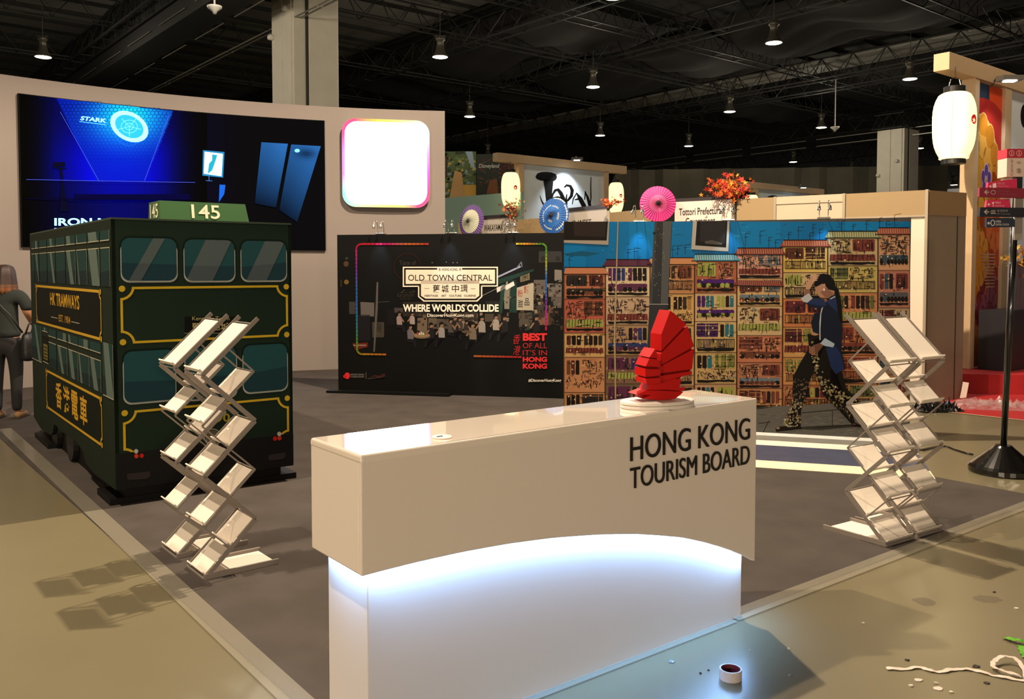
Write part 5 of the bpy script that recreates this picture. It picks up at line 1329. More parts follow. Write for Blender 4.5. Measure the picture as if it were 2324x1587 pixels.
def frame_sign(px, ytop, xend, posts, label, panels, z=BZ, thick=.2, pz=0):
    Y = (z-CH)/ray(px, ytop).z*ray(px, ytop).y; st_ = at(px, ytop, Y)
    R = empty('sign_frame', (st_.x, st_.y, 0), AH, label, 'sign frame'); fmp = plane_map((st_.x, st_.y), AH)
    X = lambda q: fmp(q, 500)[0]
    MB().box(0, X(xend), 0, .2, z-thick, z).build('beam', m_wood, R, bevel=.004)
    for a, b in posts: MB().box(X(a), X(b), .01, .19, pz, z-thick).build('post', m_wood, R, bevel=.003)
    for a, b, m, z0 in panels: MB().box(X(a), X(b), .06, .12, z0, z-thick).build('sign_panel', m, R)
    return R, X, fmp
R1, X1, fm1 = frame_sign(1130, 346, 1422, ((1178, 1190), (1372, 1382)), 'beige timber sign frame with white panel and brush lettering', [(1190, 1372, m_spw, 2.1)])
cj = crop(fm1, 1000, 320, 4.648)
A = Art(cj, step=.001); JB = '#0d0b0b'
G(5)
def brush(pts, col=JB, k=1):
    # ragged brush stroke with per-point widths
    L_ = []; R_ = []
    for i, (x, y, w) in enumerate(pts):
        x2, y2, _ = pts[min(i+1, len(pts)-1)]; x1_, y1_, _ = pts[max(i-1, 0)]; dx, dy = x2-x1_, y2-y1_; q = math.hypot(dx, dy) or 1
        j = 1.25*random.uniform(.92, 1.08); L_.append((x-dy/q*w/2*j, y+dx/q*w/2*j)); R_.append((x+dy/q*w/2*j, y-dx/q*w/2*j))
    for i in range(len(pts)-1): A.poly([L_[i], L_[i+1], R_[i+1], R_[i]], col, k)
brush([(1022, 385, 20), (1045, 375, 55), (1080, 372, 70), (1130, 372, 72), (1180, 375, 70), (1220, 385, 60), (1240, 392, 24)])
brush([(1152, 400, 86), (1154, 450, 74), (1156, 520, 60), (1156, 580, 50), (1150, 640, 36), (1130, 680, 20), (1100, 665, 14), (1080, 625, 10), (1065, 575, 4)])
brush([(1185, 620, 10), (1200, 560, 16), (1225, 520, 24), (1255, 512, 26), (1285, 550, 30), (1310, 610, 36), (1325, 650, 30)]); brush([(1195, 600, 8), (1250, 590, 12), (1310, 600, 10)])
brush([(1345, 730, 8), (1345, 650, 14), (1342, 600, 14), (1348, 560, 8)]); brush([(1320, 490, 12), (1345, 465, 18), (1385, 475, 24), (1405, 520, 28), (1395, 580, 26), (1360, 625, 16), (1335, 640, 8)])
brush([(1405, 668, 6), (1415, 610, 10), (1450, 550, 14), (1490, 610, 34), (1530, 690, 40), (1540, 705, 20)]); brush([(1430, 620, 8), (1470, 610, 16), (1500, 600, 12)])
brush([(1535, 620, 8), (1545, 530, 16), (1565, 590, 22), (1590, 680, 26), (1598, 690, 14)]); brush([(1590, 690, 10), (1602, 600, 10), (1600, 480, 9), (1603, 378, 6)])
A.build('brush_lettering', PR, R1, off=-.058)
def led_head(P, label, aim, power):
    o = empty('spotlight', P, 0, label, 'lamp')
    MB().box(-.14, .14, -.09, .09, 0, .06).build('housing', m_hous, o); MB().box(-.07, .07, -.05, .05, -.012, 0).build('lens', mat('spot_lens', '#ffffff', .4, emit=22, ecol=(.85, .93, 1)), o)
    MB().tube([(0, .05, .05), (0, .3, .12), (0, .45, .02)], .015, 6).build('arm', m_hous, o)
    light('sign_spot', 'SPOT', Vector(P)-Vector((0, 0, .03)), power, (.85, .93, 1), .05, aim=aim, spot=95, blend=.6)
def on1(px, z, out): s_ = X1(px); return R1.location+Vector((math.cos(AH), math.sin(AH), 0))*s_+Vector((math.sin(AH), -math.cos(AH), 0))*out+Vector((0, 0, z))
led_head(on1(1283, BZ-.05, .42), 'bright spotlight over the brush lettered white sign', on1(1283, 3.0, 0), 130)
lantern(1159, 392, 472, 21.0, 44, 'lit paper lantern left of the brush lettered sign', BZ-.2)
lantern(1398, 415, 484, 23.6, 37, 'lit paper lantern right of the brush lettered sign', BZ-.2)
lantern(2167, 211, 362, 11.2, 93, 'largest lit paper lantern hanging from the near timber beam', BZ-.2)
light('lantern_light', 'POINT', at(2130, 300, 10.7), 22, (1, .8, .45), .25)
# near frame
R2, X2, fm2 = frame_sign(2155, 117, 2480, ((2209, 2219), (2278, 2292)), 'near tall timber frame with red floral banner at right edge', [(2292, 2420, m_spw, .26)], thick=.22, pz=.262)
A = Art(fm2, step=.0008); xa, xb = 2219, 2278
fr = [(xa, 140), (xb, 140)]
def fz(px, py): return fm2(px, py)
B = Art(step=.0008)
s0, s1 = X2(2219), X2(2278); zt_, zb_ = BZ-.24, .27
cr9 = crop(fm2, 2180, 320, 7.216); cr3 = crop(fm2, 2040, 80, 3.053)
B.rect(s0, zb_, s1, zt_, '#a32b20', k=1)
def clipr(pts):
    q = pts
    for fn in (lambda p: p[0]-s0, lambda p: s1-p[0], lambda p: p[1]-zb_, lambda p: zt_-p[1]): 
        q = clip_poly(q, fn)
        if len(q) < 3: return None
    return q
def bd(cx, cz, rx, rz_, col, k, n=22):
    q = clipr([(cx+rx*math.cos(2*PI*i/n), cz+rz_*math.sin(2*PI*i/n)) for i in range(n)])
    if q: B.poly(q, col, k)
sw = s1-s0; cx_ = s0; G(9)
bd(s0+sw*.25, 4.0, .42, .3, '#2c3a4c', 2); bd(s1, 4.05, .42, .5, '#d84a1e', 3); bd(s0+.3, 3.45, .75, .48, '#b02a24', 4)
for (cx, cz, r, c, ri) in ((s0+.12, 2.9, .62, '#c98a1e', '#e6b060'), (s0+.7, 2.3, .5, '#c2501c', '#d89050'), (s0+.2, 1.75, .45, '#c77f1c', '#d89a50'), (s0+.55, 1.0, .42, '#7a3044', '#a86a7a'), (s0+.2, .55, .35, '#a85a2c', '#c08a60')):
    bd(cx, cz, r+.03, (r+.03)*1.25, ri, 5); bd(cx, cz, r, r*1.25, c, 6)
    for k in range(14):
        a = 2*PI*k/14; bd(cx+r*.86*math.cos(a), cz+r*1.08*math.sin(a), r*.24, r*.3, ri, 7, 14); bd(cx+r*.86*math.cos(a), cz+r*1.08*math.sin(a), r*.21, r*.265, mix(srgb(c), srgb('#a8281c'), .25), 8, 14)
    for k in range(10): a = 2*PI*k/10; bd(cx+r*.5*math.cos(a), cz+r*.62*math.sin(a), r*.2, r*.26, mix(srgb(c), srgb(ri), .3), 9, 12)
for k in range(5): a = 2*PI*k/5+.3; bd(s0+sw*.43+.1*math.cos(a), 2.83+.13*math.sin(a), .075, .10, '#b9a0c8', 10, 12); bd(s0+sw*.43+.1*math.cos(a), 2.83+.13*math.sin(a), .055, .08, '#5a3c7c', 11, 12)
for k in range(11): z_ = 1.35+k*.045; q = clipr([(s0+sw*(.5-.02*k), z_), (s0+sw*.85, z_), (s0+sw*.85, z_+.02), (s0+sw*(.5-.02*k), z_+.02)]); B.poly(q, '#b98a78', 10)
for k, ch in enumerate('日本の旅'): B.tbox(ch, s0+.02, 2.62-.13*k, s0+.1, 2.52-.13*k, '#d8c8b8', k=12, res=2)
B.build('floral_banner', PR, R2, off=-.06)
A = Art(step=.001); q = fm2(2335, 262); A.disc(q[0], q[1], .14, .17, JB, k=1); A.build('brush_lettering', PR, R2, off=-.058)
p_ = at(2292, 180, 11.7); led_head(p_+Vector((0, 0, -.02)), 'bright spotlight on the near timber beam at right edge', p_+Vector((.25, .3, -1.2)), 50)
# display behind sign post
dk = empty('display_stand', at(2310, 700, 11.6)*Vector((1,1,0)) if False else (at(2312, 612, 11.6).x, 11.6, .26), AH, 'dark display unit with yellow leaves behind the signpost', 'display'); 
MB().box(-.22, 1.3, 0, .4, 0, .80).build('cabinet', mat('display_dark', '#1d1a20', .5), dk)
MB().box(-.1, 1.3, .02, .1, .80, 1.45).build('back_board', mat('display_mauve', '#6d6570', .6), dk)
def leaves(parent, n, spread, cols_, size, seed, center=(0, 0, 0)):
    G(seed); vs = []; fs = []; cs_ = []
    for i in range(n):
        c = Vector((random.gauss(0, spread[0]), random.gauss(0, spread[1]), random.gauss(0, spread[2])))+Vector(center)
        q = Vector((random.gauss(0, 1), random.gauss(-1.2, 1), random.gauss(0, 1))).to_track_quat('Z', 'Y'); s_ = size*random.uniform(.6, 1.2); ro = random.uniform(0, 6)
        b0 = len(vs); pts = []
        for k in range(10):
            a = ro+2*PI*k/10; r = s_*(1 if k % 2 == 0 else .38); v = q @ Vector((r*math.cos(a), r*math.sin(a), random.uniform(-.1, .1)*s_)); vs.append(tuple(c+v))
        vs.append(tuple(c)); col = srgb(random.choice(cols_))
        for k in range(10): fs.append((b0+k, b0+(k+1) % 10, b0+10)); cs_.append(col)
    o = link_mesh('leaves', vs, fs, print_mat('leaf_print', .6), parent, cols=cs_); tag(o, kind='stuff'); return o
def sprig(P, label, n, spread, cols_, size, seed, dn=.2):
    R = empty('maple_sprig', P, 0, label, 'foliage'); leaves(R, n, spread, cols_, size, seed)
    g = MB(); G(seed)
    for k in range(6):
        e = Vector((random.gauss(0, spread[0]), random.gauss(0, spread[1]), random.gauss(0, spread[2]))); g.tube([(0, .02, -dn), tuple(e*.5+Vector((0, 0, -.02))), tuple(e*1.3)], [.008, .006, .003], 5)
    g.build('twigs', mat('twig_brown', '#3c2a1c', .8), R); return R
OR = ['#d8541a', '#c8321a', '#e07a24', '#b8281c', '#e0932c', '#a83a1c']
sprig(at(1655, 425, 11.78), 'orange red maple branch above the long pale sign', 190, (.12, .06, .076), OR, .045, 31, .13)
sprig(at(1380, 458, 12.9), 'red maple sprig before the right paper lantern', 60, (.1, .05, .03), OR, .032, 32, .13)
sprig(at(1162, 474, 14.2), 'faded red and green maple sprig below the left lantern', 90, (.08, .05, .09), ['#8a4a2c', '#a8402c', '#8a8a3c', '#b86a3c', '#7a3a24'], .036, 33, .17)
o = leaves(dk, 70, (.3, .1, .09), ['#b8862c', '#c8a03c', '#8a5a24', '#a8441c'], .06, 34, (.35, -.05, 1.5))
# second frame sign in the middle distance
R3, X3, fm3 = frame_sign(1644, 406, 1870, ((1712, 1722), (1838, 1848)), 'distant timber sign frame right of the orange maple branch', [(1722, 1838, m_spw, 2.1)])
A = Art(fm3, step=.002); A.disc(1757, 452, 14, 9, JB, k=1); A.rect(1752, 455, 1762, 500, JB, k=1); A.build('brush_lettering', PR, R3, off=-.056)
def on3(px, z, out): s_ = X3(px); return R3.location+Vector((math.cos(AH), math.sin(AH), 0))*s_+Vector((math.sin(AH), -math.cos(AH), 0))*out+Vector((0, 0, z))
led_head(on3(1792, BZ-.1, .5), 'small bright spotlight on the distant timber sign frame', on3(1790, 3.0, 0), 40)
lantern(1706, 443, 510, 27.5, 34, 'distant paper lantern peeking over the tan booth fascia', BZ-.2)
# hanging banners far left
for (a, b, Y, yt_, yb_, lab, kind) in ((1000, 1081, 33, 344, 452, 'far hanging banner with sunny garden colours beside curved wall', 0), (1082, 1181, 32.5, 350, 450, 'far hanging dark red banner behind the left lantern', 1), (1662, 1706, 36, 408, 450, 'far small black banner behind the orange maple branch', 2)):
    q0 = at(a, 612, Y); q1 = at(b, 612, Y); zt_ = at(a, yt_, Y).z; zb_ = at(a, yb_, Y).z; w = q1.x-q0.x
    R = empty('hanging_banner', (q0.x, Y, 0), 0, lab, 'banner')
    MB().box(0, w, 0, .04, zb_, zt_).build('cloth', m_black, R)
    A = Art(step=.004); G(40+kind); H_ = zt_-zb_
    if kind == 0:
        A.rect(0, zb_, w, zt_, '#5a6a3c', k=1)
        for k in range(120): x = random.uniform(0, w-.1); z = random.uniform(zb_, zt_-.1); A.poly([(x, z), (min(x+random.uniform(.05, .2), w), z+.03), (min(x+random.uniform(.05, .15), w), z+.12), (x, z+.09)], random.choice(['#3c5a34', '#7a8a4c', '#c8a84c', '#2c3c24', '#8aa0a0']), k=2+k % 3)
        A.rect(w*.5, zb_, w, zb_+H_*.3, '#e0b050', k=6); A.rect(w*.0, zt_-H_*.55, w*.2, zt_-H_*.1, '#4a3a2c', k=6); A.poly([(w*.25, zb_), (w*.7, zb_), (w*.6, zb_+H_*.55), (w*.4, zb_+H_*.6)], '#d0a468', k=7); A.poly([(w*.7, zt_), (w*.9, zt_), (w*.98, zt_-H_*.4), (w*.85, zt_-H_*.3)], '#9ab0c0', k=6)
    elif kind == 1:
        A.rect(0, zb_, w*.55, zt_, '#2a3028', k=1); A.rect(w*.55, zb_, w, zt_, '#3c1c16', k=1)
        for k in range(60): x = random.uniform(0, w-.15); z = random.uniform(zb_, zt_-.1); A.line([(x, z), (x+random.uniform(.05, .2), z+random.uniform(-.08, .08))], .02, random.choice(['#6a3024', '#1c241c', '#5a6a4c', '#8a4a34']), k=2)
        A.tbox('Disneyland', w*.05, zt_-H_*.22, w*.52, zt_-H_*.34, '#c8c4b8', bold=.01, k=4, shear=.2); A.poly([(w*.22, zb_+H_*.1), (w*.5, zb_+H_*.1), (w*.46, zb_+H_*.45), (w*.3, zb_+H_*.4)], '#7a4a2c', k=4)
    else: A.poly([(w*.35, zb_+H_*.5), (w*.5, zt_-H_*.2), (w*.65, zb_+H_*.5)], '#b8b8b0', k=2); A.tbox('Disneyland', w*.15, zb_+H_*.5, w*.85, zb_+H_*.35, '#b8b8b0', k=2)
    A.build('printed_face', PR, R, off=.003)
# ============================================================ red platform, carpet, plastic
m_redc = mat('red_carpet', '#a3161a', .7, noise=.1, nscale=5)
pA = fl(2171, 894); pB = fl(2330, 899); pa = math.atan2(pB.y-pA.y, pB.x-pA.x)
pl = MB().box(0, 4.0, 0, 3.2, 0, .26).build('platform', m_redc, loc=(pA.x, pA.y, 0), rz=pa+.1, bevel=.005); tag(pl, 'low red carpeted platform under the near timber frame', 'platform')
q = [fl(2080, 922), fl(2140, 934), fl(2400, 962), fl(2400, 890), fl(2165, 880)]
g = MB(); n = len(q); g.v = [Vector((p.x, p.y, 0.0005)) for p in q]+[Vector((p.x, p.y, .005)) for p in q]; g.f = [tuple(range(n, 2*n))]+[(i, (i+1) % n, n+(i+1) % n, n+i) for i in range(n)]
tag(g.build('red_mat', m_redc), 'flat red carpet strip on the floor before the platform', 'carpet')
strip(fl(2132, 934)+Vector((0, 0, 0)), fl(2420, 966), .035, .007, 'tape_strip', 'pale tape strip along the edge of the red floor carpet', mat('pale_tape', '#b8a488', .5))
# crumpled plastic wrap
def wrap(P, a, Lx_, Ly, amp, seed, label):
    G(seed); N = 56; M = 16; vs = []; fs = []
    for i in range(N+1):
        for j in range(M+1):
            u, v = i/N, j/M; e = math.sin(PI*min(1, max(0, v)))**.5*math.sin(PI*min(1, u*6+.02, (1-u)*6+.02)/2 if True else 1)
            vs.append((u*Lx_+random.uniform(-.02, .02), v*Ly+random.uniform(-.02, .02), .008+amp*e*abs(random.gauss(.3, .45))))
    for i in range(N):
        for j in range(M): q = i*(M+1)+j; fs.append((q, q+M+1, q+M+2, q+1))
    m = MATS.get('plastic_film')
    if not m: m = mat('plastic_film', '#d0c0c0', .12, alpha=.22, spec=1.0)
    o = link_mesh('plastic_wrap', vs, fs, m, loc=P, rz=a); tag(o, label, 'plastic wrap'); return o
wrap(fl(2160, 930), pa+.02, 2.2, .62, .09, 51, 'crumpled clear plastic wrap lying on the red floor carpet')
mb_ = MB(); G(52)
o = wrap(fl(2095, 938), .1, .5, .3, .10, 53, 'dark crumpled plastic heap against the brown booth wall'); o.data.materials.clear(); o.data.materials.append(mat('dark_plastic', '#1c1a1a', .25))
MB().add([(0, 0, 0), (.08, 0, .01), (.12, .02, .19), (.05, .03, .2), (.03, .02, .1)], [(0, 1, 2, 3, 4)]).build('paper_scrap', mat('paper_white', '#e0d0c0', .7), loc=fl(2178, 908)+Vector((0, 0, .02)))
tag(bpy.data.objects['paper_scrap'], 'torn white paper scrap standing on the plastic wrap', 'paper')
# ============================================================ SIGNPOST
spP = fl(2276, 1072)
po = empty('wayfinding_signpost', spP, 0, 'black pole signpost with pink and navy street arrows and conical base', 'signpost')
m_bk = mat('gloss_black', '#0b0a0a', .18, coat=.6)
MB().lathe([(.245, 0), (.25, .01), (.25, .045), (.235, .065), (.075, .2), (.06, .215)], (0, 0, 0), 40).build('base', m_bk, po, smooth=False)
pt_ = Vector((.075, 0, 0))
MB().tube([(0, 0, .2), (.055, 0, 2.28)], .024, 16).build('pole', m_bk, po, smooth=True)
MB().box(.03, .09, -.03, .03, 1.83, 2.2).build('bracket_core', mat('bracket_grey', '#8d8478', .5), po)
fps = plane_map((spP.x, spP.y-.06), 0); cps = crop(fps, 2180, 320, 7.216)
def arrow(pts, col, label, texts, ang_=0, y=-.06, side=None):
    # pts TL TR BR BL in crop coordinates
    q = [cps(*p) for p in pts]; g = MB().prism([(a, b) for a, b in q], 0, .03); o = g.build('arrow_sign', mat(label, col, .45), po, bevel=.001); o.location = (0, y, 0)
    A = Art(cps, step=.0005)
    for t in texts:
        if t[0] == 'arrow':
            _, x, yy, s_, c = t; A.poly([(x, yy), (x+s_*.55, yy-s_*.5), (x+s_*.7, yy-s_*.38), (x+s_*.38, yy-s_*.1), (x+s_, yy-s_*.1), (x+s_, yy+s_*.1), (x+s_*.38, yy+s_*.1), (x+s_*.7, yy+s_*.38), (x+s_*.55, yy+s_*.5)], c, k=1)
        elif t[0] == 'disc': A.disc(*t[1:5], t[5], k=1)
        elif t[0] == 'ring': A.ring(*t[1:6], t[6], k=2)
        elif t[0] == 'poly': A.poly(t[1], t[2], k=2)
        else: A.tbox(*t[0:5], t[5], k=2, res=2)
    A.build('sign_print', PR, o, off=.0006)
    return o
WT = '#d8c4c0'; WT2 = '#b8747c'
arrow([(455, 680), (925, 615), (928, 775), (440, 775)], '#c4204c', 'sign_pink', [('arrow', 465, 745, 50, '#f0d8d8'), ('poly', [(525, 700), (580, 690), (585, 765), (525, 768)], '#f0d8d8'), ('荷里活道', 600, 680, 720, 715, '#e08a9c'), ('Hollywood Road', 600, 728, 785, 762, '#e08a9c')])
arrow([(300, 765), (1060, 780), (1060, 940), (292, 918)], '#7c1228', 'sign_crimson', [('arrow', 368, 842, 85, '#b89a98'), ('ring', 520, 845, 42, 36, 9, '#b89a98'), ('太平山街', 590, 808, 780, 840, '#9a4a58'), ('Tai Ping Shan Street', 585, 862, 925, 892, '#9a4a58')], y=-.072)
arrow([(440, 968), (800, 950), (825, 1095), (418, 1085)], '#c4204c', 'sign_pink', [('arrow', 438, 1040, 50, '#f0d8d8'), ('poly', [(508, 1005), (556, 1005), (535, 1035), (535, 1065), (548, 1072), (516, 1072), (528, 1065), (528, 1035)], '#f0d8d8'), ('蘭桂坊', 570, 992, 660, 1030, '#e8a8b4'), ('Lower Street', 562, 1046, 718, 1075, '#e8a8b4')])
arrow([(310, 1088), (1060, 1095), (1060, 1250), (298, 1240)], '#0c0e1c', 'sign_black_navy', [('arrow', 365, 1164, 88, '#b0a098'), ('poly', [(480, 1140), (558, 1132), (558, 1140), (480, 1148)], '#b0a098'), ('poly', [(480, 1160), (558, 1154), (558, 1164), (480, 1170)], '#b0a098'), ('poly', [(480, 1182), (558, 1180), (558, 1194), (480, 1196)], '#b0a098'), ('香港電車', 580, 1126, 760, 1166, '#8a807c'), ('HK Tramways', 575, 1186, 800, 1214, '#8a807c')], y=-.072)
arrow([(430, 1262), (860, 1262), (890, 1290), (890, 1410), (430, 1415)], '#1d2136', 'sign_navy', [('arrow', 435, 1348, 52, '#e0dcd8'), ('ring', 525, 1342, 34, 50, 9, '#e0dcd8'), ('中環站', 572, 1300, 662, 1340, '#d0ccc8'), ('CENTRAL STATION', 570, 1354, 790, 1386, '#c8c4c0')])
# top cube
x0, z1 = cps(800, 120); x1, z0 = cps(925, 580); cz = cps(800, 270)[1]; cw2 = x1-x0
cube = empty('district_box', (x0, 0, 0), 0); cube.parent = po
MB().box(0, cw2*2.1, -.03, .1, z0, cz).build('box_lower', mat('box_cream', '#cbb4a4', .5), cube, bevel=.001); MB().box(-.002, cw2*2.1+.002, -.032, .102, cz, z1).build('box_upper', mat('box_red', '#a81c2c', .5), cube, bevel=.001)
A = Art(cps, step=.0005)
for cx in (868, 990): A.ring(cx, 195, 44, 50, 9, '#e0a8a8', k=1); A.rect(cx-6, 185, cx+8, 225, '#e0a8a8', k=1); A.disc(cx, 172, 8, 8, '#e0a8a8', k=1, n=8)
A.text('Central', [(850, 565), (850, 300), (885, 300), (885, 565)], '#6a564c', k=1); A.tbox('中', 955, 325, 1015, 372, '#7a6a60', k=1, res=2); A.tbox('環', 950, 445, 1018, 525, '#6a5a50', k=1, res=2)
A.build('box_print', PR, po, off=.034)
MB().box(.035, .085, -.025, .025, 2.17, z0+.002).build('neck', m_bk, po)
# cable from the post
g = MB(); pts = [fl(x, y, .012) for x, y in ((2208, 1032), (2190, 1028), (2165, 1020), (2148, 1013), (2120, 1015), (2095, 1022), (2060, 1020))]; g.tube(pts, .008, 6); tag(g.build('power_cable', m_bk, smooth=True), 'black cable on floor between signpost base and racks', 'cable')
# ============================================================ floor litter
m_pap = mat('paper_strip', '#c4b6a8', .6)
tp = fl(1658, 1540); R = empty('tape_roll', tp, 0, 'roll of white tape with dark red inside lying before counter', 'tape roll')
vs = []; fs = []; n = 40; ro, ri, hh = .043, .038, .040
g = MB()
for r, z in ((ro, 0), (ro, hh), (ri, hh), (ri, 0)):
    for k in range(n): a = 2*PI*k/n; g.v.append(Vector((r*math.cos(a), r*math.sin(a), z)))
for i in range(4):
    for k in range(n): g.f.append((i*n+k, i*n+(k+1) % n, ((i+1) % 4)*n+(k+1) % n, ((i+1) % 4)*n+k))
g.build('tape_body', mat('tape_white', '#c9bfbc', .4), R, smooth=False)
g = MB()
for r, z in ((ri-.0003, .001), (ri-.0003, hh-.001), (ri-.002, hh-.001), (ri-.002, .001)):
    for k in range(n): a = 2*PI*k/n; g.v.append(Vector((r*math.cos(a), r*math.sin(a), z)))
for i in range(4):
    for k in range(n): g.f.append((i*n+k, i*n+(k+1) % n, ((i+1) % 4)*n+(k+1) % n, ((i+1) % 4)*n+k))
g.build('core', mat('core_red', '#5c1420', .6), R)
def ribbon(pxs, w, label, m, z=.004, name='paper_strip', lift=None):
    P0 = [fl(x, y) for x, y in pxs]; L0 = lift or [0]*len(P0); P = []; lift = []; n_ = len(P0)
    for i in range(n_-1):
        a, b, c, d = P0[max(i-1, 0)], P0[i], P0[i+1], P0[min(i+2, n_-1)]
        for k in range(5):
            t = k/5; P.append(.5*((2*b)+(c-a)*t+(2*a-5*b+4*c-d)*t*t+(3*b-a-3*c+d)*t**3)); lift.append(L0[i]*(1-t)+L0[i+1]*t)
    P.append(P0[-1]); lift.append(L0[-1]); g = MB()
    for i, p in enumerate(P):
        d = (P[min(i+1, len(P)-1)]-P[max(i-1, 0)]).normalized(); nn = Vector((-d.y, d.x, 0))*w/2; zz = z+lift[i]+.0015*math.sin(i*.9)
        for o_, dz in ((nn*(1+.25*math.sin(i*1.7)), .002*math.sin(i*.6)), (-nn*(1+.2*math.sin(i*2.1)), 0)): g.v.append(Vector((p.x+o_.x, p.y+o_.y, zz+dz)))
    for i in range(len(P)-1): g.f.append((2*i, 2*i+1, 2*i+3, 2*i+2))
    n0 = len(g.v); g.v += [v+Vector((0, 0, .0012)) for v in g.v[:n0]]
    for i in range(len(P)-1): g.f += [(n0+2*i, n0+2*i+2, n0+2*i+3, n0+2*i+1), (2*i, 2*i+2, n0+2*i+2, n0+2*i), (2*i+1, n0+2*i+1, n0+2*i+3, 2*i+3)]
    return tag(g.build(name, m), label, 'litter')
ribbon([(2012, 1520), (2050, 1521), (2085, 1517), (2110, 1524), (2135, 1527), (2165, 1522), (2195, 1521), (2225, 1527), (2255, 1535), (2290, 1542), (2330, 1548)], .020, 'long torn white paper strip curling across the concrete floor', m_pap)
ribbon([(2330, 1546), (2318, 1520), (2300, 1508), (2275, 1505), (2256, 1512), (2254, 1520), (2270, 1530), (2300, 1536), (2318, 1540)], .018, 'curled loop of white paper at the end of long strip', m_pap, z=.007, lift=[0, .012, .02, .02, .014, .006, .01, .004, 0])
ribbon([(2280, 1450), (2298, 1458), (2316, 1462), (2340, 1466)], .03, 'bright green plastic ribbon at the right picture edge', mat('green_plastic', '#4f9a1c', .3), name='plastic_ribbon', lift=[0, .01, .012, .0])
ribbon([(2318, 1468), (2322, 1480), (2330, 1496)], .03, 'bent lower end of the bright green plastic ribbon', MATS['green_plastic'], name='plastic_ribbon')
def bit(px, py, s_, m, label, seed, name='paper_scrap'):
    G(seed); p = fl(px, py); n = 7; q = [(p.x+s_*math.cos(2*PI*i/n)*random.uniform(.5, 1.2), p.y+s_*.7*math.sin(2*PI*i/n)*random.uniform(.5, 1.2)) for i in range(n)]
    g = MB(); g.v = [Vector((x, y, .0005)) for x, y in q]+[Vector((x, y, .003+random.uniform(0, .004))) for x, y in q]; g.f = [tuple(range(n, 2*n))]+[(i, (i+1) % n, n+(i+1) % n, n+i) for i in range(n)]
    return tag(g.build(name, m), label, 'litter', 'scraps scattered on the floor')
m_dkb = mat('dark_debris', '#2c241c', .8)
bits = [(1960, 1416, .008, m_pap, 'tiny white scrap on bare floor right of counter shadow'), (2306, 1382, .012, m_pap, 'small white scrap near the right edge below rack shadows'),
 (2083, 1546, .018, m_pap, 'round white paper scrap below the long strip'), (2066, 1558, .013, m_pap, 'thin white paper scrap lower left of the round scrap'), (2130, 1565, .02, m_pap, 'crumpled white scrap right of the round scrap'),
 (2125, 1552, .010, m_pap, 'little white flake above the crumpled scrap'), (2160, 1573, .010, m_pap, 'white flake right of the crumpled scrap'), (2060, 1500, .012, m_dkb, 'dark leaf like scrap above the long paper strip'),
 (2215, 1514, .016, m_dkb, 'dark folded scrap touching the long paper strip'), (2240, 1552, .012, m_dkb, 'small dark curled scrap below the paper strip'), (2256, 1345, .008, m_dkb, 'tiny dark splinter near the right rack shadows'),
 (1744, 1257, .010, m_dkb, 'dark crumb on carpet right of the counter'), (1790, 1474, .006, m_pap, 'pale crumb near the counter shadow edge'), (1590, 1530, .006, m_dkb, 'dark speck left of the tape roll'), (1608, 1523, .004, m_dkb, 'darkest tiny speck beside the tape roll'),
 (1525, 1504, .014, mat('foil', '#8a949a', .3, metal=.5), 'small shiny foil flake on the floor left of the tape roll'), (1570, 1442, .006, m_pap, 'pale crumb near the foot of the counter'), (1702, 1478, .003, m_pap, 'pale speck above the tape roll'),
 (1792, 1534, .010, MATS['foil'], 'thin clear film flake right of the tape roll')]
for i, b in enumerate(bits): bit(*b, 60+i)
# stains on the concrete
m_stain = mat('floor_stain', '#6a6454', .35, alpha=.5)
def stain(px, py, sx_, sy_, label, seed):
    G(seed); p = fl(px, py); n = 22; q = [(p.x+sx_*math.cos(2*PI*i/n)*random.uniform(.85, 1.1), p.y+sy_*math.sin(2*PI*i/n)*random.uniform(.85, 1.1)) for i in range(n)]
    g = MB(); g.v = [Vector((x, y, .0008)) for x, y in q]; g.f = [tuple(range(n))]; tag(g.build('floor_stain', m_stain), label, 'stain')
stain(2098, 1366, .05, .055, 'darker round damp stain on the concrete right of counter', 81); stain(2240, 1360, .07, .05, 'fainter smeared stain nearer the right edge', 82)
# ============================================================ PERSON (seen from behind)
def skin(name, joints, edges, m, parent, sub=2, root=0):
    me = bpy.data.meshes.new(name); me.from_pydata([j[:3] for j in joints], edges, []); me.update()
    o = bpy.data.objects.new(name, me); COL.objects.link(o); o.parent = parent
    me.materials.append(m)
    sk = o.modifiers.new('skin', 'SKIN'); sk.use_smooth_shade = True
    for i, j in enumerate(joints):
        r = j[3]; sv = me.skin_vertices[0].data[i]; sv.radius = (r, r) if not isinstance(r, tuple) else r; sv.use_root = (i == root)
    ss = o.modifiers.new('sub', 'SUBSURF'); ss.levels = sub; ss.render_levels = sub
    return o
pp = fl(17, 951); PS = empty('person', (pp.x, pp.y, 0), 0.12, 'person with brown hair, dark green tee and black trousers standing back to camera', 'person')
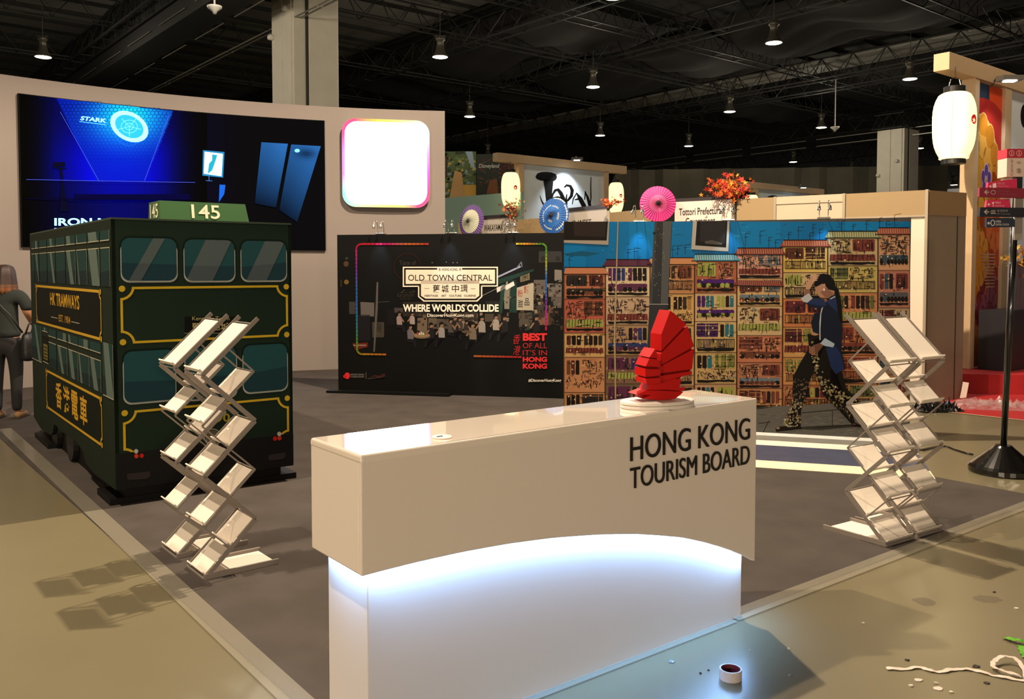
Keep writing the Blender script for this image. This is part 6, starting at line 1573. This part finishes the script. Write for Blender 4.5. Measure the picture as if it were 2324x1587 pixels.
# local: x right, y away (facing +y), z up ; height 1.63
m_sk = mat('skin', '#a87654', .55); m_hair = mat('hair_brown', '#2c1a12', .6, noise=.3, nscale=12); m_tee = mat('tee_green_grey', '#1b211e', .9, noise=.08, nscale=10); m_jean = mat('jeans_black', '#151314', .85, noise=.1, nscale=14)
J = [(0, 0, .92, .09), (0, .0, 1.08, .08), (0, .0, 1.24, .085), (0, .0, 1.35, .06), (0, .01, 1.40, .048), (0, .03, 1.49, .075), (0, .03, 1.56, .075),
     (-.15, .0, 1.345, .055), (-.225, .0, 1.15, .042), (-.20, .17, 1.02, .034), (-.13, .28, 1.10, .026),
     (.15, .0, 1.345, .055), (.225, -.01, 1.15, .042), (.225, .15, 1.01, .034), (.15, .28, 1.09, .026),
     (-.085, 0, .84, .07), (-.095, .01, .50, .048), (-.10, .0, .12, .038), (-.10, .02, .06, .036), (-.11, .13, .035, .030),
     (.085, 0, .84, .07), (.095, .01, .50, .048), (.10, .0, .12, .038), (.10, .02, .06, .036), (.12, .13, .035, .030)]
E_ = [(0, 1), (1, 2), (2, 3), (3, 4), (4, 5), (5, 6), (3, 7), (7, 8), (8, 9), (9, 10), (3, 11), (11, 12), (12, 13), (13, 14), (0, 15), (15, 16), (16, 17), (17, 18), (18, 19), (0, 20), (20, 21), (21, 22), (22, 23), (23, 24)]
for side, (wx, wy, wz), d in ((-1, (-.13, .28, 1.10), 10), (1, (.15, .28, 1.09), 14)):
    pi = len(J); J.append((wx-.02*side, wy+.05, wz+.02, .022)); E_.append((d, pi))
    for k, (fx, ln) in enumerate(((-.024, .062), (-.008, .072), (.008, .068), (.024, .055))):
        a = len(J); J.append((wx-.02*side+fx, wy+.075, wz+.03, .009)); J.append((wx-.02*side+fx, wy+.075+ln*.5, wz+.025, .0085)); J.append((wx-.02*side+fx-.004*side, wy+.08+ln*.75, wz-.003, .007))
        E_ += [(pi, a), (a, a+1), (a+1, a+2)]
    a = len(J); J.append((wx-.05*side, wy+.05, wz+.035, .0095)); J.append((wx-.055*side, wy+.085, wz+.045, .008)); E_ += [(pi, a), (a, a+1)]
body = skin('body', J, E_, m_sk, PS, 2)
tee = skin('tee_shirt', [(0, 0, .85, (.175, .12)), (0, 0, .95, (.165, .115)), (0, 0, 1.08, (.14, .11)), (0, .0, 1.22, (.155, .115)), (0, 0, 1.33, (.15, .095)), (0, .0, 1.385, (.075, .06)), (-.16, 0, 1.335, .075), (-.215, 0, 1.23, .068), (-.24, .0, 1.15, .066), (.16, 0, 1.335, .075), (.215, 0, 1.23, .068), (.24, -.005, 1.15, .066)],
     [(0, 1), (1, 2), (2, 3), (3, 4), (4, 5), (4, 6), (6, 7), (7, 8), (4, 9), (9, 10), (10, 11)], m_tee, PS, 2, 2)
jean = skin('trousers', [(0, 0, .93, (.15, .11)), (0, .0, .84, (.16, .12)), (-.09, 0, .74, .092), (-.098, .01, .50, .070), (-.10, .0, .28, .058), (-.10, 0, .075, .052), (.09, 0, .74, .092), (.098, .01, .50, .070), (.10, .0, .28, .058), (.10, 0, .075, .052)],
     [(0, 1), (1, 2), (2, 3), (3, 4), (4, 5), (1, 6), (6, 7), (7, 8), (8, 9)], m_jean, PS, 2, 0)
# hair : cap and shoulder length fall
def hairmesh():
    N = 40; prof = [(0, 1.655), (.045, 1.65), (.078, 1.63), (.098, 1.59), (.106, 1.54), (.112, 1.49), (.118, 1.44), (.122, 1.40), (.118, 1.365), (.105, 1.345), (.09, 1.34)]
    vs = []; fs = []; cs_ = []
    for i, (r, z) in enumerate(prof):
        for k in range(N):
            a = 2*PI*k/N; j = 1+.045*math.sin(k*2.7+i*.3)+.03*math.sin(k*5.1); back = math.sin(a)
            rr_ = r*j; y = rr_*math.sin(a)*.98+.02; x = rr_*math.cos(a)
            zz = z - (.018*math.sin(k*3.3) if i > 7 else 0)
            if math.sin(a) > .55 and z < 1.56: y = .06+(y-.06)*.15
            vs.append((x, y, zz))
    for i in range(len(prof)-1):
        for k in range(N): fs.append((i*N+k, (i+1)*N+k, (i+1)*N+(k+1) % N, i*N+(k+1) % N)); z = prof[i][1]; t = sm((1.50-z)/.13); cs_.append(mix(srgb('#2a1812'), srgb('#8a5630'), t*(.75+.25*math.sin(k*1.9))))
    fs.append(tuple(10*N+k for k in range(N))[::-1]); cs_.append(srgb('#6a4028'))
    o = link_mesh('hair', vs, fs, print_mat('hair_print', .55), PS, smooth=True, cols=cs_)
    return o
hairmesh()
for sx_ in (-1, 1):
    o = skin('shoe', [(sx_*.10, -.035, .045, .045), (sx_*.105, .05, .042, .045), (sx_*.115, .14, .034, .038), (sx_*.12, .19, .030, .028)], [(0, 1), (1, 2), (2, 3)], mat('shoe_tan', '#8a6a44', .7), PS, 2, 0)
    MB().box(sx_*.107-.045, sx_*.107+.045, -.085, .215, 0, .016).build('sole', mat('sole_dark', '#2c2420', .7), o)
# face parts (turned away)
for dx in (-.03, .03): MB().lathe([(.001, -.012), (.012, 0), (.001, .012)], (dx, .098, 1.52), 10).build('eye', mat('eye_white', '#e8e0d8', .3), body, smooth=True)
MB().add([(-.012, .098, 1.485), (.012, .098, 1.485), (0, .128, 1.488), (0, .1, 1.525)], [(0, 1, 2), (1, 3, 2), (0, 2, 3)]).build('nose', m_sk, body)
MB().bar((-.022, .098, 1.462), (.022, .098, 1.462), .006, .008).build('mouth', mat('lips', '#8a4a40', .5), body)
# shoulder bag
bgp = Vector((pp.x, pp.y, 0)) + Matrix.Rotation(.12, 3, 'Z') @ Vector((.245, -.03, 0))
bag = empty('shoulder_bag', (bgp.x, bgp.y, .60), .1, 'black shoulder bag hanging at the hip of the standing person', 'bag')
bm_ = skin('bag_body', [(0, 0, .02, (.055, .09)), (.0, 0, .15, (.075, .12)), (0, 0, .27, (.065, .11)), (-.005, 0, .34, (.04, .09))], [(0, 1), (1, 2), (2, 3)], mat('bag_black', '#0d0c0e', .5, bump=.3, bscale=30), bag, 2, 1)
MB().tube([(.0, -.07, .32), (.03, -.06, .42), (.05, 0, .455), (.03, .06, .42), (0, .07, .32)], .009, 8).build('handle', MATS['bag_black'], bag, smooth=True)
MB().tube([(-.02, -.09, .33), (-.12, -.14, .52), (-.25, -.135, .66), (-.36, -.05, .80), (-.38, .05, .79)], .009, 8).build('strap', MATS['bag_black'], bag, smooth=True)
